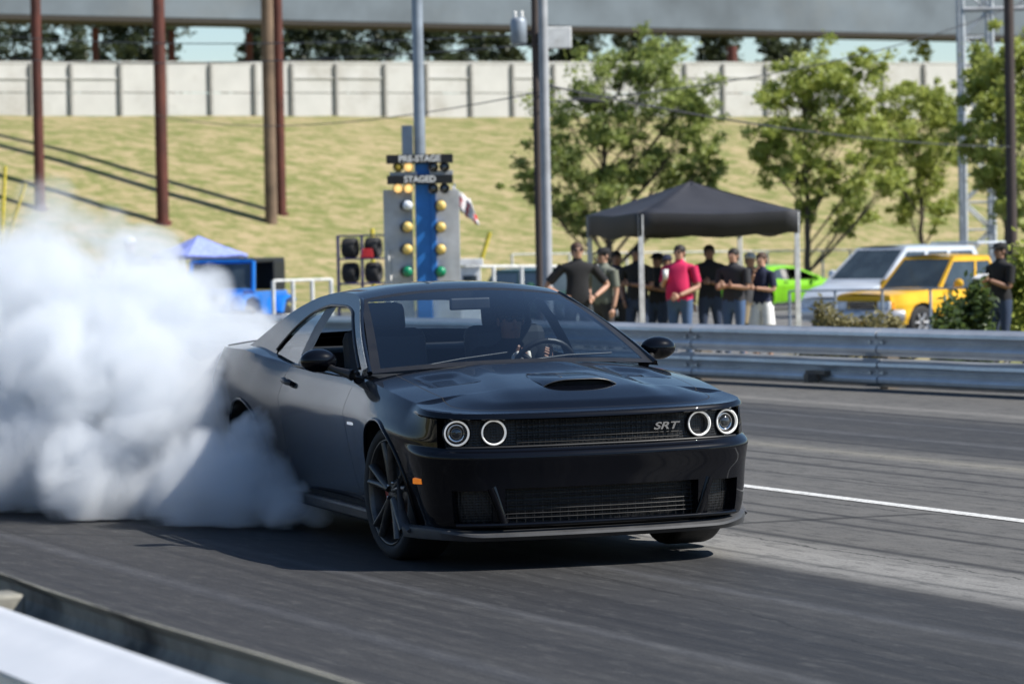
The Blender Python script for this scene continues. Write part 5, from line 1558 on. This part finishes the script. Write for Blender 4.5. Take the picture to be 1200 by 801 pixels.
        t = MB(); t.box((xr + .0, sg * hw * .85, interp(side, xr) - .18), (.08, .18, .30)); t.build('tail_light', M['caliper'], e, bevel=.01)
        t = MB()
        for xx in (bf - .12, bf - 1.4): t.box((xx, sg * (hw * .993), (zb + bz) / 2 + .05), (.012, .012, bz - zb - .15))
        t.build('door_seam', M['gap'], e)
    t = MB(); t.box((xf + .01, 0, zt - .20), (.06, hw * .82, .17)); gr_ = t.build('grille', M['gap'], e)
    t = MB()
    for k in range(4): t.box((xf + .045, 0, zt - .26 + .045 * k), (.02, hw * .8, .012))
    t.build('grille_bar', M['chrome'], gr_)
    t = MB(); t.tube([(xf - .25, -hw * .97, .52), (xf + .02, -hw * .86, .52), (xf + .10, 0, .52), (xf + .02, hw * .86, .52), (xf - .25, hw * .97, .52)], .10, 8, 0, flat=1.3); t.build('bumper', extras or M['galv_rim'], e)
    return e
M['galv_rim'] = simple('alloy', (.5, .5, .51), .4, metal=.6)
def veh_base(px, py, Y): p = at(px, py, Y); return Vector((p.x, Y, ground_z(p.x, Y)))
b = veh_base(1096, 380, 72)
YA = R(180 + 42)
side = [(-2.55, 1.02), (-1.0, 1.03), (.55, 1.03), (.75, 1.03), (1.6, 1.0), (2.25, .93)]
tr1 = vehicle('pickup_truck', b, YA, M['yellow'], 'bright yellow pickup truck parked behind the dry shrubs', 'truck', 4.8, 1.8, side, (1.42, -1.55), .36, (.85, .18, -.95, -1.1, 1.0, 1.70), [(.03, .58), (.62, .95)], 1.0)
b = veh_base(1078, 370, 78)
side = [(-2.3, 1.22), (-1.0, 1.22), (.8, 1.22), (1.3, 1.17), (1.9, 1.04), (2.3, .84)]
vn = vehicle('minivan', b + Vector((-.55, 0, 0)), YA, M['silver'], 'silver minivan with its tailgate raised, parked behind the yellow truck', 'van', 4.6, 1.9, side, (1.45, -1.4), .34, (1.35, .45, -1.9, -2.2, 1.23, 1.96), [(.05, .30), (.34, .60), (.64, .94)], 1.0, extras=M['silver'])
m = MB(); m.box((-2.55, 0, 2.03), (1.0, 1.45, .06), M=Matrix.Rotation(.0, 4, 'Y')); m.build('tailgate', M['silver'], vn, bevel=.02)
# lime coupe: same bodywork, other paint
lm = copy_tree(car, None, {M['black']: M['lime'], M['glass_car']: M['dglass'], M['glass_side']: M['dglass'], M['glass_rear']: M['dglass']})
lm['label'] = 'lime green two door coupe parked beyond the black canopy'; lm['category'] = 'car'
p = veh_base(938, 355, 112)
lm.matrix_world = Matrix.Translation(p + Vector((.6, -1.0, 0))) @ Matrix.Rotation(R(-90 + 122), 4, 'Z')
sd2 = [(-2.3, 1.0), (-1.0, 1.0), (.8, 1.0), (1.3, .98), (1.9, .92), (2.3, .80)]
b = veh_base(648, 345, 86)
vehicle('parked_suv', b, R(-60), M['dkgreen'], 'dark green parked car behind the man in sunglasses', 'car', 4.6, 1.85, sd2, (1.45, -1.4), .34, (1.1, .5, -1.7, -2.1, 1.0, 1.55), [(.05, .40), (.45, .92)], 1.0)
# blue jeep
b = veh_base(270, 350, 80)
JR = R(-90 - 14); je = empty('jeep', b, JR, 'bright blue open sided jeep half swallowed by the smoke', 'jeep')
m = MB(); m.box((-.5, 0, .80), (2.3, 1.42, .52)); m.box((1.15, 0, .86), (1.15, 1.05, .42), taper=.96); m.build('body', M['bluecar'], je, bevel=.03)
m = MB(); m.box((1.745, 0, .84), (.05, 1.05, .46)); gj = m.build('grille', M['bluecar'], je, bevel=.02)
m = MB()
for k in range(7): m.box((1.775, -.27 + .09 * k, .86), (.02, .045, .30))
m.build('grille_slot', M['gap'], gj)
for sg in (1, -1):
    m = MB(); m.lathe([(0, .02), (.085, .02), (.095, 0)], 18, Matrix.Translation((1.775, sg * .40, .92)) @ facing((0, 0, 0), (1, 0, 0))); m.build('headlight', M['bulb_w'], je)
    m = MB(); m.tube([(1.72, sg * .72, .70), (1.6, sg * .74, .93), (1.2, sg * .75, .98), (.8, sg * .75, .90), (.55, sg * .75, .55)], .16, 10, 0, flat=.35); m.build('fender_flare', M['bluecar'], je)
    m = MB(); m.tube([(-.75, sg * .75, .60), (-.9, sg * .76, .88), (-1.25, sg * .76, .93), (-1.6, sg * .76, .85)], .16, 10, 0, flat=.35); m.build('fender_flare', M['bluecar'], je)
m = MB()
for q in (((.62, -.70, 1.05), (.45, -.66, 1.68)), ((.62, .70, 1.05), (.45, .66, 1.68)), ((.45, -.66, 1.68), (.45, .66, 1.68)), ((.62, -.7, 1.08), (.62, .7, 1.08))): m.tube(q, .05, 6)
m.build('windshield_frame', M['bluecar'], je)
m = MB(); m.quad((.61, -.66, 1.1), (.61, .66, 1.1), (.455, .62, 1.65), (.455, -.62, 1.65)); m.build('windshield', M['dglass'], je)
m = MB(); m.box((-.55, 0, 1.70), (2.05, 1.36, .09)); m.box((-1.53, 0, 1.38), (.08, 1.36, .62))
for sg in (1, -1): m.box((-1.15, sg * .68, 1.38), (.75, .05, .60))
m.build('soft_top', M['trim'], je, bevel=.02)
m = MB(); m.box((-.3, 0, .52), (3.6, .7, .12)); m.box((1.82, 0, .58), (.14, 1.5, .14)); m.build('chassis_bumper', M['trim'], je)
for ax in (1.18, -1.22):
    for sg in (1, -1):
        Mx = Matrix.Rotation(-sg * PI / 2, 4, 'X'); t = MB(); t.lathe([(.2, -.12), (.35, -.13), (.39, -.09), (.39, .09), (.35, .13), (.2, .12)], 28, Mx); wh = t.build('wheel', M['tyre'], je); wh.location = (ax, sg * .72, .39)
        t = MB(); t.lathe([(.21, .11), (.19, .06), (.06, .07), (0, .09)], 20, Mx); t.build('rim', M['galv_rim'], wh)

je.scale = (1.14, 1.14, 1.14)
# ------------------------------------------------------------------ fences, markers, small structures
M['fence'] = simple('white_fence_paint', (.62, .63, .62), .6)
def fence(pts, hpx, n, label, r=.03, mat=None, rails=(1.0, .45), name='pipe_fence', px_posts=None):
    """pts: two (px, py_top, Y)"""
    a, b = at(*pts[0]), at(*pts[1]); e = empty(name, Vector((a.x, a.y, ground_z(a.x, a.y))), label=label, cat='fence'); o = e.location
    mat = mat or M['fence']
    for k in range(n + 1):
        t = k / n; p = a.lerp(b, t); g0 = ground_z(p.x, p.y); m = MB(); m.tube([(p.x - o.x, p.y - o.y, g0 - o.z - .05), (p.x - o.x, p.y - o.y, p.z - o.z)], r * 1.5, 8); m.build('fence_post', mat, e)
    for f_ in rails:
        m = MB(); q = []
        for k in range(n + 1):
            t = k / n; p = a.lerp(b, t); g0 = ground_z(p.x, p.y); q.append(Vector((p.x - o.x, p.y - o.y, g0 + (p.z - g0) * f_ - o.z)))
        m.tube(q, r, 6, caps=False); m.build('fence_rail', mat, e)
    return e
fence([(320, 329, 78), (388, 327, 80)], 0, 3, 'white pipe fence between the blue jeep and the tyre rack')
fence([(545, 312, 76), (705, 312, 80)], 0, 5, 'white pipe fence between the starting light tree and the canopy', rails=(1.0, .55))
fence([(600, 298, 122), (1060, 292, 126)], 0, 14, 'long pale wire fence along the foot of the bank', r=.03, rails=(1.0,), name='wire_fence')
fence([(925, 341, 62), (1148, 337, 59)], 0, 4, 'low dark topped fence running in front of the yellow truck', r=.017, mat=M['mast'], rails=(1.0,), name='wire_fence')
M['yellow_post'] = simple('yellow_marker_paint', (.62, .50, .05), .6)
for (x0, y0, x1, y1, Y, lb) in ((436, 268, 437, 300, 84, 'yellow marker post behind the tyre rack'), (574, 272, 563, 308, 84, 'tilted yellow marker post right of the starting light tree'), (6, 195, 4, 240, 110, 'yellow marker post at the left edge above the smoke'), (30, 215, 22, 240, 110, 'short yellow marker post near the left edge above the smoke')):
    a, b_ = at(x0, y0, Y), at(x1, y1, Y); d = (b_ - a); t = (ground_z(b_.x, Y) - a.z) / d.z if d.z else 1; end = a + d * min(t, 6)
    m = MB(); m.tube([(end - a) * 1.0, (0, 0, 0)], .055, 8); meta(m.build('marker_post', M['yellow_post'], loc=a), lb, 'marker post', 'yellow marker posts')
p = base_at(549, 74); zt_ = at(549, 302, 74).z - p.z
e = empty('ticket_hut', p, label='small white booth just right of the starting light tree', cat='booth')
m = MB(); m.box((0, 0, zt_ * .45), (.50, .5, zt_ * .9)); m.build('booth_wall', M['white'], e, bevel=.01)
m = MB(); m.box((0, -.02, zt_ * .95), (.62, .66, zt_ * .08)); m.build('booth_roof', M['white'], e, bevel=.01)
m = MB(); m.box((.02, -.256, zt_ * .76), (.30, .02, .14)); m.build('booth_window', M['dglass'], e)

# ------------------------------------------------------------------ tyre smoke
PUFFS = []   # centre x,y,z  radius x,y,z
def puff(px, py, Y, rpx, rz=None, ry=None):
    p = at(px, py, Y); r = rpx / s_at(Y); PUFFS.append((p.x, p.y, p.z, r, ry or r * .9, (rz / s_at(Y)) if rz else r))
puff(300, 575, 20.3, 75, 60); puff(240, 570, 20.6, 90, 75); puff(205, 500, 21.3, 105, 100); puff(285, 480, 21.8, 70, 80)
puff(140, 555, 21.2, 110, 85); puff(110, 450, 22, 140, 120); puff(40, 530, 22, 130, 105); puff(-40, 480, 22.6, 150, 140)
puff(30, 380, 22.8, 130, 120); puff(150, 370, 22.8, 110, 100); puff(235, 405, 22.4, 95, 90); puff(60, 300, 23.2, 85, 80); puff(-20, 320, 23.2, 100, 90)
puff(225, 335, 23.2, 55, 38); puff(300, 405, 22.8, 55, 42); puff(170, 310, 23.2, 70, 55); puff(55, 245, 23.4, 45, 50); puff(110, 270, 23.4, 50, 45)
puff(335, 590, 20.0, 42, 36); puff(372, 603, 19.9, 26, 18); puff(296, 520, 20.35, 34, 60)
# unseen tree belt added behind the camera, dark shapes for the car to reflect
rb = random.Random(5)
cb = MB()
for k in range(46):
    a = -PI * .98 + k * (PI * .80) / 45; d = 95 + rb.uniform(-8, 14); c = Vector((math.cos(a) * d - 10, math.sin(a) * d * .8 + 20, 5.0))
    cents = [(c + Vector((rb.gauss(0, 3), rb.gauss(0, 3), rb.uniform(-4.5, 4))), (3, 3, 3)) for _ in range(7)]
    leaves(cb, cents, 420, 1.5, rb)
meta(cb.build('reflection_woods', M['leaf_ever']), 'belt of dark trees on the photographer\'s side of the track', 'woods', None, 'stuff')
def smoke_material():
    m = NT('tyre_smoke'); m.t.nodes.remove(m.b)
    g = m.n('NewGeometry'); P_ = g.outputs['Position']
    nz1 = m.n('TexNoise'); m.l(P_, nz1.inputs['Vector']); nz1.inputs['Scale'].default_value = 2.3; nz1.inputs['Detail'].default_value = 6; nz1.inputs['Roughness'].default_value = .62; nz1.inputs['Distortion'].default_value = .7
    fld = None
    for (x, y, z, rx, ry, rz) in PUFFS:
        v = m.n('VectorMath', operation='MULTIPLY_ADD'); m.l(P_, v.inputs[0]); v.inputs[1].default_value = (1 / rx, 1 / ry, 1 / rz); v.inputs[2].default_value = (-x / rx, -y / ry, -z / rz)
        l = m.n('VectorMath', operation='DOT_PRODUCT'); m.l(v.outputs[0], l.inputs[0]); m.l(v.outputs[0], l.inputs[1])
        d = m.math('SUBTRACT', 1.0, l.outputs['Value'])
        fld = d if fld is None else m.math('SMOOTH_MAX', fld, d, .5)
    n_ = m.math('MULTIPLY', m.math('SUBTRACT', nz1.outputs['Fac'], .52), 4.2)
    d = m.math('ADD', fld, n_)
    edge = m.math('MULTIPLY', fld, 3.0, clamp=True)
    d = m.math('MULTIPLY', m.math('MULTIPLY', d, 1.15, clamp=True), edge, clamp=True)
    # thinner towards the top
    s = m.n('SeparateXYZ'); m.l(P_, s.inputs[0]); mr = m.n('MapRange'); m.l(s.outputs[2], mr.inputs[0]); mr.inputs[1].default_value = .95; mr.inputs[2].default_value = 2.0; mr.inputs[3].default_value = 1.0; mr.inputs[4].default_value = .16
    d = m.math('MULTIPLY', m.math('MULTIPLY', d, mr.outputs[0]), 10.0)
    vs = m.n('VolumePrincipled'); vs.inputs['Color'].default_value = (.875, .905, .94, 1); vs.inputs['Anisotropy'].default_value = .0
    m.l(d, vs.inputs['Density']); m.l(vs.outputs[0], m.out.inputs['Volume'])
    return m.mat
sm = smoke_material()
m = MB()
for (x, y, z, rx, ry, rz) in PUFFS: m.ell((x, y, z), (rx * 1.02, ry * 1.02, rz * 1.02), 24, 16)
so_ = m.build('smoke', sm); rm = so_.modifiers.new('r', 'REMESH'); rm.mode = 'VOXEL'; rm.voxel_size = .06; bake(so_)
# keep it above the ground
for v_ in so_.data.vertices:
    if v_.co.z < .012: v_.co.z = .012
so_.data.materials.clear(); so_.data.materials.append(sm)
meta(so_, 'thick white tyre smoke billowing from the rear wheels to the left', 'smoke', None, 'stuff')
